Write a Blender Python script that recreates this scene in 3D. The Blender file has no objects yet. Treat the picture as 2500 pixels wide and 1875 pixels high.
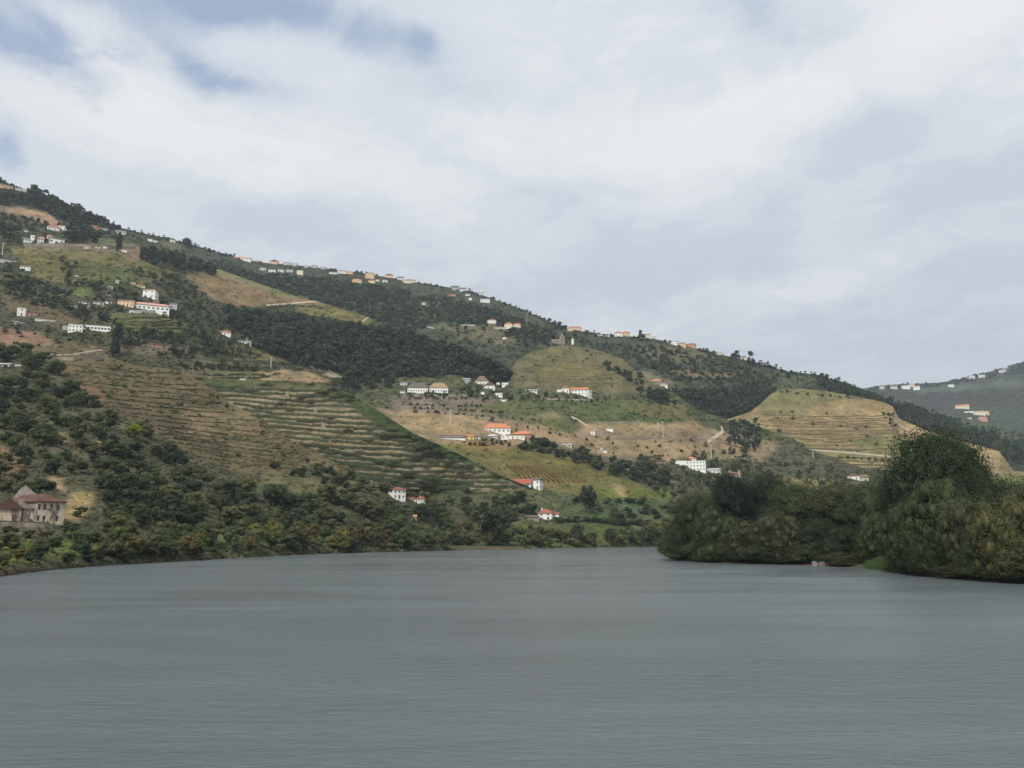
import bpy, math, random
import numpy as np
from mathutils import Vector
random.seed(7); rng = np.random.default_rng(7)
S = bpy.context.scene; COL = S.collection
# ------------------------------------------------------------------ camera
F, CX, CY, HOR, H0 = 2013.0, 1250.0, 937.5, 1308.0, 6.0      # focal length and centre of a 2500 x 1875 picture
PIT = math.atan((HOR - CY) / F); SP, CP = math.sin(PIT), math.cos(PIT)
cd = bpy.data.cameras.new('camera'); cam = bpy.data.objects.new('camera', cd); COL.objects.link(cam)
cam.location = (0, 0, H0); cam.rotation_euler = (math.pi / 2 + PIT, 0, 0)
cd.sensor_width = 36; cd.lens = 36 * F / 2500; cd.clip_start = 0.5; cd.clip_end = 20000
S.camera = cam
S.view_settings.view_transform = 'Standard'; S.view_settings.look = 'None'
S.view_settings.exposure = 0.22; S.view_settings.gamma = 1; S.view_settings.use_curve_mapping = False
S.render.engine = 'CYCLES'; S.cycles.use_denoising = True
S.cycles.max_bounces = 5; S.cycles.diffuse_bounces = 2; S.cycles.glossy_bounces = 2; S.cycles.volume_bounces = 0
S.cycles.transparent_max_bounces = 4; S.cycles.transmission_bounces = 2
S.cycles.sample_clamp_indirect = 4
# ------------------------------------------------------------------ sky
SUN_EL, SUN_AZ = math.radians(48), math.radians(200)      # azimuth clockwise from +Y
def lk(nt, a, b): nt.links.new(a, b)
def mth(nt, op, a, b=None, c=None, clamp=False):
    n = nt.nodes.new('ShaderNodeMath'); n.operation = op; n.use_clamp = clamp
    for i, v in enumerate((a, b, c)):
        if v is None: continue
        if isinstance(v, (int, float)): n.inputs[i].default_value = v
        else: lk(nt, v, n.inputs[i])
    return n.outputs[0]
def mixc(nt, f, a, b, mode='MIX'):
    n = nt.nodes.new('ShaderNodeMix'); n.data_type = 'RGBA'; n.blend_type = mode
    for s, v in ((n.inputs[0], f), (n.inputs[6], a), (n.inputs[7], b)):
        if isinstance(v, (int, float)): s.default_value = v
        elif isinstance(v, tuple): s.default_value = (*v[:3], 1)
        else: lk(nt, v, s)
    return n.outputs[2]
def noise_n(nt, vec, scale, detail=4, rough=.55, dist=0):
    n = nt.nodes.new('ShaderNodeTexNoise'); n.inputs['Scale'].default_value = scale
    n.inputs['Detail'].default_value = detail; n.inputs['Roughness'].default_value = rough
    n.inputs['Distortion'].default_value = dist
    if vec is not None: lk(nt, vec, n.inputs['Vector'])
    return n.outputs['Fac']
def ramp_n(nt, f, lo, hi):
    n = nt.nodes.new('ShaderNodeMapRange'); n.clamp = True; n.interpolation_type = 'SMOOTHSTEP'
    n.inputs[1].default_value = lo; n.inputs[2].default_value = hi
    lk(nt, f, n.inputs[0]); return n.outputs[0]
def azel(px, py):
    yy = (CY - py) / F; x = (px - CX) / F
    dy = CP - yy * SP; dz = SP + yy * CP
    return math.atan2(x, dy), math.atan2(dz, math.hypot(x, dy))
W = bpy.data.worlds.new('World'); S.world = W; W.use_nodes = True
nt = W.node_tree; nt.nodes.clear()
wo = nt.nodes.new('ShaderNodeOutputWorld'); bg = nt.nodes.new('ShaderNodeBackground'); bg.inputs[1].default_value = 0.1
lk(nt, bg.outputs[0], wo.inputs[0])
sky = nt.nodes.new('ShaderNodeTexSky'); sky.sky_type = 'NISHITA'; sky.sun_disc = False
sky.sun_elevation = SUN_EL; sky.sun_rotation = SUN_AZ; sky.air_density = 1.0; sky.dust_density = 1.5
tc = nt.nodes.new('ShaderNodeTexCoord'); sp = nt.nodes.new('ShaderNodeSeparateXYZ'); lk(nt, tc.outputs['Generated'], sp.inputs[0])
X, Y, Z = sp.outputs
# clouds lie on a layer overhead: direction projected onto that layer
zz = mth(nt, 'ADD', mth(nt, 'MAXIMUM', Z, 0.0), 0.16)
cv = nt.nodes.new('ShaderNodeCombineXYZ'); lk(nt, mth(nt, 'DIVIDE', X, zz), cv.inputs[0]); lk(nt, mth(nt, 'DIVIDE', Y, zz), cv.inputs[1])
az = mth(nt, 'ARCTAN2', X, Y); el = mth(nt, 'ARCSINE', Z)
nw = noise_n(nt, cv.outputs[0], 1.6, 5, .5)
nw2 = noise_n(nt, tc.outputs['Generated'], 5.0, 5, .55)
azw = mth(nt, 'ADD', az, mth(nt, 'MULTIPLY', mth(nt, 'SUBTRACT', nw, .5), .20))
elw = mth(nt, 'ADD', el, mth(nt, 'MULTIPLY', mth(nt, 'SUBTRACT', nw2, .5), .12))
def blob(px, py, rx, ry, rot, amp):
    a0, e0 = azel(px, py); c, s = math.cos(math.radians(rot)), math.sin(math.radians(rot))
    da = mth(nt, 'MULTIPLY', mth(nt, 'SUBTRACT', azw, a0), math.cos(e0)); de = mth(nt, 'SUBTRACT', elw, e0)
    u = mth(nt, 'ADD', mth(nt, 'MULTIPLY', da, c * F / rx), mth(nt, 'MULTIPLY', de, s * F / rx))
    v = mth(nt, 'SUBTRACT', mth(nt, 'MULTIPLY', de, c * F / ry), mth(nt, 'MULTIPLY', da, s * F / ry))
    r2 = mth(nt, 'ADD', mth(nt, 'MULTIPLY', u, u), mth(nt, 'MULTIPLY', v, v))
    return mth(nt, 'MULTIPLY', mth(nt, 'EXPONENT', mth(nt, 'MULTIPLY', r2, -1.0)), amp)
def summed(lst):
    t = None
    for b in lst:
        o = blob(*b); t = o if t is None else mth(nt, 'ADD', t, o)
    return t
# gaps where blue shows through (px, py, rx, ry, tilt, amount); thin grey parts; bright parts
gaps = [(60, 80, 190, 70, -8, .95), (560, -10, 170, 45, 0, 1.0), (430, 105, 260, 55, -25, .5), (520, 165, 90, 25, -20, .4), (930, 60, 190, 75, -5, .75),
        (1045, 85, 40, 60, 0, .35), (1790, 10, 110, 50, -20, .55), (10, 385, 60, 35, -20, .75), (15, 330, 40, 60, 0, .3), (250, -40, 300, 60, 0, .4)]
thin = [(1350, 430, 130, 60, 0, .55), (840, 560, 240, 75, 0, .75), (1560, 620, 330, 90, 10, .55), (1810, 640, 160, 60, 15, .45),
        (2230, 270, 260, 95, 12, .8), (1990, 110, 190, 60, -28, .6), (2100, 350, 200, 60, 25, .4), (2250, 800, 500, 110, 4, .5),
        (2430, 450, 200, 60, 15, .35), (2420, 640, 160, 45, 10, .5), (1200, 210, 260, 50, -8, .3), (700, 250, 240, 50, -15, .3), (350, 440, 260, 40, -10, .25), (1300, 720, 600, 60, 5, .3)]
brt = [(2380, 90, 420, 150, 0, .9), (700, 400, 420, 110, -15, .6), (1620, 290, 380, 110, 0, .65), (250, 120, 130, 90, -30, .5), (1720, 430, 180, 120, 0, .35),
       (1300, 330, 250, 70, -5, .35), (2050, 690, 380, 40, 5, .4), (330, 230, 220, 60, -20, .4), (900, 460, 160, 60, 0, .3), (60, 230, 120, 60, 0, .3)]
g = summed(gaps); th = summed(thin); br = summed(brt)
band = noise_n(nt, cv.outputs[0], 2.3, 6, .55, .6)
bandc = mth(nt, 'MULTIPLY', mth(nt, 'SUBTRACT', band, .5), 1.1)
fine = mth(nt, 'MULTIPLY', mth(nt, 'SUBTRACT', noise_n(nt, cv.outputs[0], 6, 9, .64, 1.1), .5), 1.1)
lum = mth(nt, 'ADD', mth(nt, 'SUBTRACT', mth(nt, 'ADD', mth(nt, 'MULTIPLY', br, .75), .42), mth(nt, 'MULTIPLY', th, .75)), mth(nt, 'ADD', bandc, fine), clamp=True)
cr = nt.nodes.new('ShaderNodeValToRGB'); lk(nt, lum, cr.inputs[0]); E = cr.color_ramp.elements
E[0].position = 0; E[0].color = (5.3, 5.8, 6.5, 1); E[1].position = 1; E[1].color = (7.75, 7.75, 7.85, 1)
for p, c in ((.4, (6.2, 6.6, 7.15, 1)), (.7, (7.2, 7.35, 7.6, 1))):
    e = E.new(p); e.color = c
cr.color_ramp.interpolation = 'EASE'
gf = mth(nt, 'MULTIPLY', ramp_n(nt, mth(nt, 'ADD', g, mth(nt, 'ADD', mth(nt, 'MULTIPLY', bandc, .5), mth(nt, 'MULTIPLY', fine, 1.3))), .10, 1.05), .95)
blue = mixc(nt, .45, sky.outputs[0], (3.6, 4.9, 7.3))
lk(nt, mixc(nt, mth(nt, 'MULTIPLY', gf, .9), cr.outputs[0], blue), bg.inputs[0])
# ------------------------------------------------------------------ sun
sd = bpy.data.lights.new('sun', 'SUN'); sd.energy = 3.0; sd.angle = math.radians(8); sd.color = (1, .95, .87)
sun = bpy.data.objects.new('sun', sd); COL.objects.link(sun)
sdir = Vector((math.sin(SUN_AZ) * math.cos(SUN_EL), math.cos(SUN_AZ) * math.cos(SUN_EL), math.sin(SUN_EL)))
sun.rotation_euler = sdir.to_track_quat('Z', 'Y').to_euler(); sun.location = sdir * 500
# ------------------------------------------------------------------ helpers
def ray(px, py):
    yy = (CY - py) / F; dy = CP - yy * SP
    return (px - CX) / F / dy, (SP + yy * CP) / dy            # x and z gained per metre of y
def yshore(py): return -H0 / ray(CX, py)[1]
def fract(v): return v - np.floor(v)
def vnoise(x, y, seed=0):
    x = np.asarray(x, float); y = np.asarray(y, float)
    xi = np.floor(x); yi = np.floor(y); fx = x - xi; fy = y - yi
    fx = fx * fx * (3 - 2 * fx); fy = fy * fy * (3 - 2 * fy)
    def h(a, b): return fract(np.sin(a * 127.1 + b * 311.7 + seed * 74.7) * 43758.5453)
    return (h(xi, yi) * (1 - fx) + h(xi + 1, yi) * fx) * (1 - fy) + (h(xi, yi + 1) * (1 - fx) + h(xi + 1, yi + 1) * fx) * fy
def fbm(x, y, o=4, seed=0):
    t = 0; a = .5
    for i in range(o): t = t + a * (vnoise(x * 2 ** i, y * 2 ** i, seed + i) - .5); a *= .55
    return t
def inpoly(x, y, poly):
    r = np.zeros(np.shape(x), bool); n = len(poly)
    for i in range(n):
        x1, y1 = poly[i]; x2, y2 = poly[(i + 1) % n]
        if y1 == y2: continue
        r ^= ((y1 > y) != (y2 > y)) & (x < (x2 - x1) * (y - y1) / (y2 - y1) + x1)
    return r
def mesh(name, V, Fc, cols=None, mats=(), midx=None, smooth=False):
    V = np.asarray(V, np.float32); m = bpy.data.meshes.new(name)
    if isinstance(Fc, np.ndarray):
        n, k = Fc.shape
        m.vertices.add(len(V)); m.vertices.foreach_set('co', V.ravel())
        m.loops.add(n * k); m.loops.foreach_set('vertex_index', Fc.astype(np.int32).ravel())
        m.polygons.add(n); m.polygons.foreach_set('loop_start', np.arange(0, n * k, k, dtype=np.int32))
        m.update(calc_edges=True)
    else:
        m.from_pydata([tuple(map(float, v)) for v in V], [], Fc); m.update()
    for x in mats: m.materials.append(x)
    if midx is not None: m.polygons.foreach_set('material_index', np.asarray(midx, np.int32))
    if smooth: m.polygons.foreach_set('use_smooth', np.ones(len(m.polygons), bool))
    if cols is not None:
        a = m.color_attributes.new('Col', 'FLOAT_COLOR', 'POINT')
        c = np.ones((len(V), 4), np.float32); c[:, :3] = cols; a.data.foreach_set('color', c.ravel())
    return m
def link(name, data, parent=None, **p):
    o = bpy.data.objects.new(name, data); COL.objects.link(o)
    if parent is not None: o.parent = parent
    for k, v in p.items(): o[k] = v
    return o
# ------------------------------------------------------------------ materials
def newmat(name, rough=.85):
    m = bpy.data.materials.new(name); m.use_nodes = True; b = m.node_tree.nodes['Principled BSDF']
    b.inputs['Roughness'].default_value = rough; b.inputs['Specular IOR Level'].default_value = .2
    return m, m.node_tree, b
def ground_mat():
    m, n, b = newmat('ground_cover', .95)
    b.inputs['Specular IOR Level'].default_value = .05
    at = n.nodes.new('ShaderNodeAttribute'); at.attribute_name = 'Col'
    ge = n.nodes.new('ShaderNodeNewGeometry')
    a = noise_n(n, ge.outputs['Position'], .06, 5, .6); c = noise_n(n, ge.outputs['Position'], .55, 5, .7)
    f = mth(n, 'ADD', mth(n, 'MULTIPLY', a, .9), mth(n, 'MULTIPLY', c, 1.1))
    col = mixc(n, 1.0, at.outputs['Color'], mixc(n, ramp_n(n, f, .55, 1.45), (.42, .48, .42), (1.6, 1.5, 1.45)), 'MULTIPLY')
    lk(n, col, b.inputs['Base Color'])
    bu = n.nodes.new('ShaderNodeBump'); bu.inputs['Strength'].default_value = .8; bu.inputs['Distance'].default_value = 1.2
    lk(n, c, bu.inputs['Height']); lk(n, bu.outputs[0], b.inputs['Normal'])
    return m
def leaf_mat():
    m, n, b = newmat('leaves', .75)
    oi = n.nodes.new('ShaderNodeObjectInfo'); at = n.nodes.new('ShaderNodeAttribute'); at.attribute_name = 'Col'
    tcn = n.nodes.new('ShaderNodeTexCoord')
    v = noise_n(n, tcn.outputs['Object'], 4, 3)
    tint = mixc(n, ramp_n(n, v, .3, .7), (.72, .78, .8), (1.3, 1.2, 1.05))
    c = mixc(n, 1.0, mixc(n, 1.0, oi.outputs['Color'], at.outputs['Color'], 'MULTIPLY'), tint, 'MULTIPLY')
    lk(n, c, b.inputs['Base Color'])
    tr = n.nodes.new('ShaderNodeBsdfTranslucent'); lk(n, mixc(n, 1.0, c, (1.1, 1.2, .6), 'MULTIPLY'), tr.inputs[0])
    ms = n.nodes.new('ShaderNodeMixShader'); ms.inputs[0].default_value = .22
    lk(n, b.outputs[0], ms.inputs[1]); lk(n, tr.outputs[0], ms.inputs[2]); lk(n, ms.outputs[0], n.nodes['Material Output'].inputs[0])
    return m
def plain(name, col, rough=.85, var=.12, scale=1.5, bump=.0, dirt=None):
    m, n, b = newmat(name, rough); tcn = n.nodes.new('ShaderNodeTexCoord')
    v = noise_n(n, tcn.outputs['Object'], scale, 5, .65)
    lo = tuple(c * (1 - var) for c in col); hi = tuple(min(1, c * (1 + var)) for c in col)
    c = mixc(n, ramp_n(n, v, .3, .7), lo, hi)
    if dirt:
        mp = n.nodes.new('ShaderNodeMapping'); mp.inputs['Scale'].default_value = (1, 1, .22); lk(n, tcn.outputs['Object'], mp.inputs[0])
        c = mixc(n, ramp_n(n, noise_n(n, mp.outputs[0], .9, 6, .7), .44, .6), c, dirt)
    lk(n, c, b.inputs['Base Color'])
    if bump:
        bu = n.nodes.new('ShaderNodeBump'); bu.inputs['Strength'].default_value = bump; lk(n, v, bu.inputs['Height']); lk(n, bu.outputs[0], b.inputs['Normal'])
    return m
GM, LM = ground_mat(), leaf_mat()
BARK = plain('bark', (.09, .07, .055), .9, .3, 4, .4)
WM = {'white': plain('white_wall', (.80, .79, .74), .8, .06), 'cream': plain('cream_wall', (.74, .66, .48), .8, .06), 'peach': plain('peach_wall', (.72, .50, .33), .8, .06),
      'yellow': plain('yellow_wall', (.75, .52, .18), .8, .06), 'grey': plain('grey_wall', (.42, .41, .40), .85, .12), 'stone': plain('stone_wall', (.27, .23, .18), .9, .3, .8, .5),
      'salmon': plain('salmon_wall', (.60, .30, .21), .8, .08), 'pale': plain('pale_wall', (.58, .58, .56), .8, .08), 'brick': plain('brick_wall', (.36, .20, .14), .9, .15),
      'worn': plain('worn_plaster', (.56, .46, .34), .9, .12, 1.2, .3, dirt=(.20, .17, .145)), 'ruin': plain('ruined_masonry', (.24, .21, .185), .95, .3, .9, .5)}
RM = {'orange': plain('orange_tiles', (.50, .20, .10), .85, .12, 2), 'red': plain('red_tiles', (.32, .105, .07), .85, .12, 2), 'rust': plain('rust_tiles', (.105, .056, .045), .85, .16, 1.2),
      'brown': plain('brown_tiles', (.19, .13, .09), .85, .2, 2), 'greyb': plain('weathered_tiles', (.13, .115, .095), .9, .2, 2), 'pink': plain('pink_tiles', (.58, .30, .24), .85, .12, 2),
      'tan': plain('tan_tiles', (.33, .22, .13), .85, .15, 2), 'flat': plain('concrete_roof', (.45, .45, .44), .85, .1), 'salmon': plain('salmon_tiles', (.46, .23, .16), .85, .12, 2)}
GLASS = plain('window_glass', (.09, .10, .11), .25, .1); DOOR = plain('door_paint', (.10, .07, .05), .6)
SOIL = plain('track_earth', (.42, .35, .26), .95, .15, .3); POLE = plain('pole_concrete', (.55, .52, .47), .8); STEEL = plain('pylon_steel', (.30, .36, .34), .6)
# ------------------------------------------------------------------ terrain sheets
TAN, TAN2, PALE = (.285, .205, .125), (.22, .165, .11), (.40, .33, .25)
BROWN, OLIVE, GREEN, YGR = (.120, .094, .058), (.128, .112, .064), (.078, .09, .043), (.118, .108, .050)
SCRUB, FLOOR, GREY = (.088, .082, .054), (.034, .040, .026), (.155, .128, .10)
class Layer:
    def __init__(s, name, x0, x1, cont, base, patches, amp=.012, step=3.0, rstep=2.6, seed=1):
        s.x0, s.x1 = x0, x1; nc = int((x1 - x0) / step) + 1; px = np.linspace(x0, x1, nc); s.nc = nc
        pk = np.array([np.interp(px, [p[0] for p in c], [p[1] for p in c]) for c in cont])
        yk = np.array([np.interp(px, [p[0] for p in c], [p[2] if len(p) > 2 else yshore(p[1]) for p in c]) for c in cont])
        for k in range(1, len(pk)): pk[k] = np.minimum(pk[k], pk[k - 1] - .6); yk[k] = np.maximum(yk[k], yk[k - 1] + .5)
        s.bot, s.top = pk[0], pk[-1]
        nr = int((s.bot - s.top).max() / rstep) + 2; s.nr = nr; t = np.linspace(0, 1, nr)
        PY = s.bot[:, None] + (s.top - s.bot)[:, None] * t[None]
        YG = np.array([np.interp(-PY[i], -pk[:, i], yk[:, i]) for i in range(nc)])
        K = 14; k0 = YG[:, :1].copy()
        for _ in range(2):                                  # smooth the creases
            P = np.pad(YG, ((K, K), (0, 0)), 'edge'); YG = sum(P[i:i + nc] for i in range(2 * K + 1)) / (2 * K + 1)
            if nr > 12:
                P = np.pad(YG, ((0, 0), (2, 2)), 'edge'); YG = sum(P[:, i:i + nr] for i in range(5)) / 5
        fade = np.minimum(1, t * 8)[None]
        if len(cont[0][0]) == 2: YG = k0 * (1 - fade) + YG * fade
        PX = np.repeat(px[:, None], nr, 1)
        YG = YG * (1 + amp * fade * (2.2 * fbm(PX / 95, PY / 45, 3, seed) + .55 * fbm(PX / 22, PY / 9, 3, seed + 9)))
        s.PY, s.YG, s.px = PY, YG, px
        rx = (PX - CX) / F / (CP - (CY - PY) / F * SP); rz = (SP + (CY - PY) / F * CP) / (CP - (CY - PY) / F * SP)
        V = np.stack([rx * YG, YG, H0 + rz * YG], -1)
        jx = PX + 24 * fbm(PX / 16, PY / 9, 4, 5); jy = PY + 14 * fbm(PX / 22, PY / 10, 4, 8)
        C = np.empty(V.shape); C[:] = base
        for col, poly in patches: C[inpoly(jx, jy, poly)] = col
        P = np.pad(C, ((1, 1), (1, 1), (0, 0)), 'edge'); C = sum(P[i:i + nc, j:j + nr] for i in range(3) for j in range(3)) / 9; P = np.pad(C, ((2, 2), (1, 1), (0, 0)), 'edge'); C = sum(P[i:i + nc, j:j + nr] for i in range(5) for j in range(3)) / 15
        gm = np.clip(.35 + 1.5 * fbm(PX / 70, PY / 26, 3, 61), 0, 1)[..., None] * .55; C = C * (1 - gm) + C * (.78, .98, .70) * gm
        C *= (1 + .55 * fbm(PX / 30, PY / 12, 4, 33))[..., None]
        s.C = C
        # front lip under what lies before it, and the slope that falls away behind the crest
        f = V[:, :1].copy(); f[..., 1] -= 14; f[..., 2] -= 5
        bk = []
        for dy, dz in ((12, 0.5), (40, 9), (110, 42), (230, 110)):
            q = V[:, -1:].copy(); sc_ = (q[..., 1] + dy) / q[..., 1]; q[..., 0] *= sc_; q[..., 1] += dy; q[..., 2] -= dz; bk.append(q)
        A = np.concatenate([f, V] + bk, 1); CC = np.concatenate([C[:, :1], C] + [C[:, -1:]] * 4, 1)
        n2 = A.shape[1]; idx = np.arange(nc * n2).reshape(nc, n2)
        Fc = np.stack([idx[:-1, :-1], idx[1:, :-1], idx[1:, 1:], idx[:-1, 1:]], -1).reshape(-1, 4)
        m = mesh(name, A.reshape(-1, 3), Fc, CC.reshape(-1, 3), (GM,), smooth=True)
        link(name, m, kind='structure')
    def idx(s, px, py):
        i = np.clip((px - s.x0) / (s.x1 - s.x0) * (s.nc - 1), 0, s.nc - 1.001); i0 = int(i); fx = i - i0
        r = 0; b = s.bot[i0] * (1 - fx) + s.bot[i0 + 1] * fx; tp = s.top[i0] * (1 - fx) + s.top[i0 + 1] * fx
        j = np.clip((b - py) / max(b - tp, .01), 0, 1) * (s.nr - 1.001); j0 = int(j); fy = j - j0
        return i0, j0, fx, fy, b, tp
    def at(s, px, py):
        i, j, fx, fy, b, tp = s.idx(px, py); Y_ = s.YG
        y = (Y_[i, j] * (1 - fy) + Y_[i, j + 1] * fy) * (1 - fx) + (Y_[i + 1, j] * (1 - fy) + Y_[i + 1, j + 1] * fy) * fx
        py = min(max(py, tp), b); a, c = ray(px, py)
        return np.array((a * y, y, H0 + c * y))
# near left slope with the brown terraces
LA = Layer('terraced_hillside', -1300, 1280, [
    [(-1300, 1600), (-420, 1460), (0, 1408), (120, 1392), (250, 1381), (500, 1367), (870, 1349), (1100, 1344), (1280, 1342)],
    [(-1300, 1450, 75), (-420, 1380, 130), (0, 1335, 160), (200, 1330, 185), (500, 1320, 240), (870, 1300, 330), (1100, 1300, 430), (1280, 1300, 560)],
    [(-1300, 1300, 100), (-420, 1290, 150), (0, 1272, 185), (160, 1276, 195), (300, 1240, 230), (500, 1210, 300), (870, 1210, 380), (1100, 1250, 450), (1280, 1270, 580)],
    [(-1300, 1000, 170), (-420, 1060, 240), (0, 1090, 265), (300, 1050, 330), (500, 1080, 390), (700, 1120, 410), (870, 1180, 405), (1100, 1240, 460), (1280, 1265, 590)],
    [(-1300, 700, 300), (-420, 830, 380), (-100, 858, 390), (0, 872, 400), (100, 868, 410), (170, 868, 425), (268, 872, 440), (340, 893, 450), (430, 903, 455), (510, 940, 455), (560, 985, 452), (640, 1025, 448), (720, 1080, 440), (800, 1120, 430), (870, 1160, 420), (960, 1190, 415), (1100, 1235, 470), (1280, 1262, 600)]],
    SCRUB, [
    (BROWN, [(120, 860), (300, 870), (440, 900), (560, 970), (720, 1070), (1000, 1190), (720, 1180), (560, 1150), (470, 1110), (380, 1050), (300, 1010), (200, 950), (150, 900)]),
    (YGR, [(470, 985), (640, 1050), (600, 1070), (490, 1020)]),
    (OLIVE, [(640, 1150), (900, 1165), (960, 1200), (820, 1210), (640, 1190)]),
    ((.185, .115, .075), [(200, 930), (260, 950), (250, 990), (205, 975)]), ((.165, .122, .078), [(430, 1000), (600, 990), (640, 1060), (450, 1060)]),
    ((.2, .13, .085), [(0, 1090), (60, 1100), (70, 1150), (0, 1170)]),
    ((.29, .205, .12), [(172, 1203), (228, 1200), (222, 1235), (190, 1275), (150, 1275), (160, 1235)]),
    ((.30, .21, .12), [(118, 1160), (150, 1170), (165, 1200), (130, 1190)]),
    (TAN2, [(230, 1075), (275, 1080), (265, 1115), (235, 1110)]), (TAN2, [(130, 1060), (165, 1055), (160, 1078), (130, 1075)]), (TAN2, [(250, 1165), (285, 1165), (280, 1180), (252, 1180)]),
    ((.085, .115, .045), [(380, 1290), (560, 1300), (800, 1290), (800, 1330), (560, 1330), (400, 1310)]),
    ((.12, .1, .08), [(0, 1278), (150, 1285), (150, 1310), (0, 1320)]),
    ((.10, .115, .04), [(0, 1318), (200, 1322), (200, 1360), (0, 1380)]), ((.10, .075, .05), [(-400, 1395), (60, 1385), (100, 1400), (-400, 1470)])], seed=2)
# green terraced spur
LB = Layer('green_terraced_spur', 380, 1380, [
    [(380, 1300, 470), (900, 1300, 490), (1380, 1300, 540)],
    [(380, 1180, 430), (700, 1180, 415), (900, 1190, 405), (1100, 1195, 440), (1380, 1225, 480)],
    [(380, 930, 500), (470, 920, 515), (560, 927, 520), (700, 930, 520), (790, 938, 520), (850, 960, 515), (930, 1008, 505), (1010, 1058, 495), (1120, 1108, 485), (1210, 1155, 480), (1290, 1188, 480), (1380, 1222, 485)]],
    (.205, .168, .115), [
    (GREEN, [(400, 900), (800, 925), (860, 945), (560, 950), (420, 930)]),
    ((.055, .078, .036), [(760, 925), (850, 935), (950, 1000), (1040, 1050), (1180, 1110), (1300, 1170), (1300, 1200), (1180, 1150), (1060, 1110), (950, 1060), (880, 1010), (820, 960)]),
    ((.29, .19, .11), [(725, 1040), (765, 1040), (768, 1060), (728, 1058)]), ((.26, .17, .10), [(790, 1075), (840, 1075), (845, 1088), (800, 1088)]),
    ((.26, .17, .10), [(1060, 1140), (1110, 1145), (1100, 1160), (1065, 1158)]), ((.055, .07, .035), [(380, 1190), (1380, 1200), (1380, 1270), (380, 1270)])], seed=3)
# valley side: plain, golden vines, tan fields, vine knoll
LV = Layer('valley_side', 640, 3050, [
    [(640, 1345), (870, 1345), (1300, 1339), (1640, 1334), (3050, 1332)],
    [(640, 1326, 425), (1300, 1326, 450), (2000, 1322, 480), (3050, 1322, 480)],
    [(640, 1270, 445), (1300, 1275, 480), (1640, 1270, 530), (2200, 1230, 600), (3050, 1230, 640)],
    [(640, 1190, 500), (1300, 1195, 530), (1640, 1160, 680), (2100, 1165, 830), (2500, 1180, 840), (3050, 1180, 900)],
    [(640, 1060, 620), (1200, 1060, 650), (1650, 1070, 780), (1850, 1085, 860), (2100, 1150, 870), (2500, 1165, 900), (3050, 1165, 950)],
    [(640, 975, 700), (1000, 965, 750), (1400, 965, 800), (1700, 1000, 860), (1850, 1050, 900), (2100, 1140, 900), (2500, 1160, 930), (3050, 1160, 980)],
    [(640, 930, 760), (900, 925, 780), (1100, 915, 820), (1230, 925, 860), (1262, 880, 900), (1300, 858, 930), (1370, 842, 950), (1450, 852, 948), (1520, 876, 935), (1560, 912, 915), (1600, 942, 900), (1650, 962, 888), (1720, 1015, 890), (1850, 1040, 910), (2100, 1135, 905), (2500, 1158, 935), (3050, 1158, 985)]],
    (.085, .09, .048), [
    (SCRUB, [(1500, 1060), (1800, 1080), (2500, 1150), (2500, 1260), (1640, 1230), (1560, 1180), (1330, 1090)]),
    (TAN2, [(920, 995), (1150, 1005), (1320, 1040), (1440, 1055), (1700, 1040), (1900, 1080), (1860, 1130), (1700, 1115), (1560, 1125), (1450, 1110), (1330, 1080), (1180, 1090), (1040, 1080), (980, 1050)]),
    (TAN, [(930, 1000), (1120, 1012), (1200, 1030), (1330, 1040), (1390, 1060), (1390, 1080), (1250, 1055), (1100, 1060), (1000, 1040)]),
    (TAN, [(1560, 1075), (1700, 1085), (1720, 1100), (1640, 1125), (1550, 1120)]),
    (TAN, [(1400, 1035), (1700, 1030), (1720, 1045), (1420, 1055)]),
    (GREY, [(960, 965), (1210, 970), (1250, 1010), (1330, 1030), (1240, 1022), (960, 1000)]),
    ((.105, .11, .05), [(1150, 985), (1260, 975), (1420, 1040), (1400, 1060), (1260, 1025), (1180, 1000)]),
    (TAN2, [(1305, 1010), (1360, 1012), (1370, 1024), (1330, 1022)]),
    ((.085, .10, .042), [(1300, 980), (1450, 975), (1640, 975), (1700, 1020), (1640, 1035), (1440, 1028), (1350, 1000)]),
    (YGR, [(1500, 985), (1640, 978), (1710, 1022), (1600, 1020)]),
    (OLIVE, [(1250, 945), (1240, 850), (1370, 830), (1560, 860), (1600, 960), (1400, 960)]),
    ((.17, .135, .07), [(1290, 900), (1400, 890), (1480, 900), (1450, 920), (1330, 925)]),
    ((.13, .115, .045), [(1060, 1080), (1250, 1085), (1400, 1120), (1560, 1190), (1640, 1210), (1560, 1215), (1380, 1205), (1180, 1195), (1120, 1150)]),
    ((.19, .135, .06), [(1130, 1075), (1250, 1085), (1240, 1105), (1120, 1095)]), ((.17, .12, .055), [(1240, 1130), (1330, 1135), (1400, 1180), (1280, 1185)]),
    ((.11, .125, .032), [(1440, 1195), (1640, 1195), (1650, 1215), (1440, 1218)]),
    ((.075, .10, .05), [(1380, 1218), (1640, 1222), (1640, 1268), (1440, 1268)]),
    ((.12, .135, .04), [(1265, 1284), (1330, 1286), (1400, 1302), (1410, 1332), (1280, 1332)]),
    ((.085, .095, .035), [(1380, 1288), (1640, 1290), (1640, 1330), (1420, 1332)]),
    ((.20, .16, .075), [(1890, 1165), (2030, 1170), (2020, 1215), (1900, 1195)]), ((.14, .155, .05), [(2400, 1160), (2500, 1155), (2500, 1190), (2420, 1190)]),
    ((.30, .22, .13), [(1500, 1180), (1520, 1190), (1530, 1220), (1522, 1222), (1500, 1195)])], amp=.010, seed=4)
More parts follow.
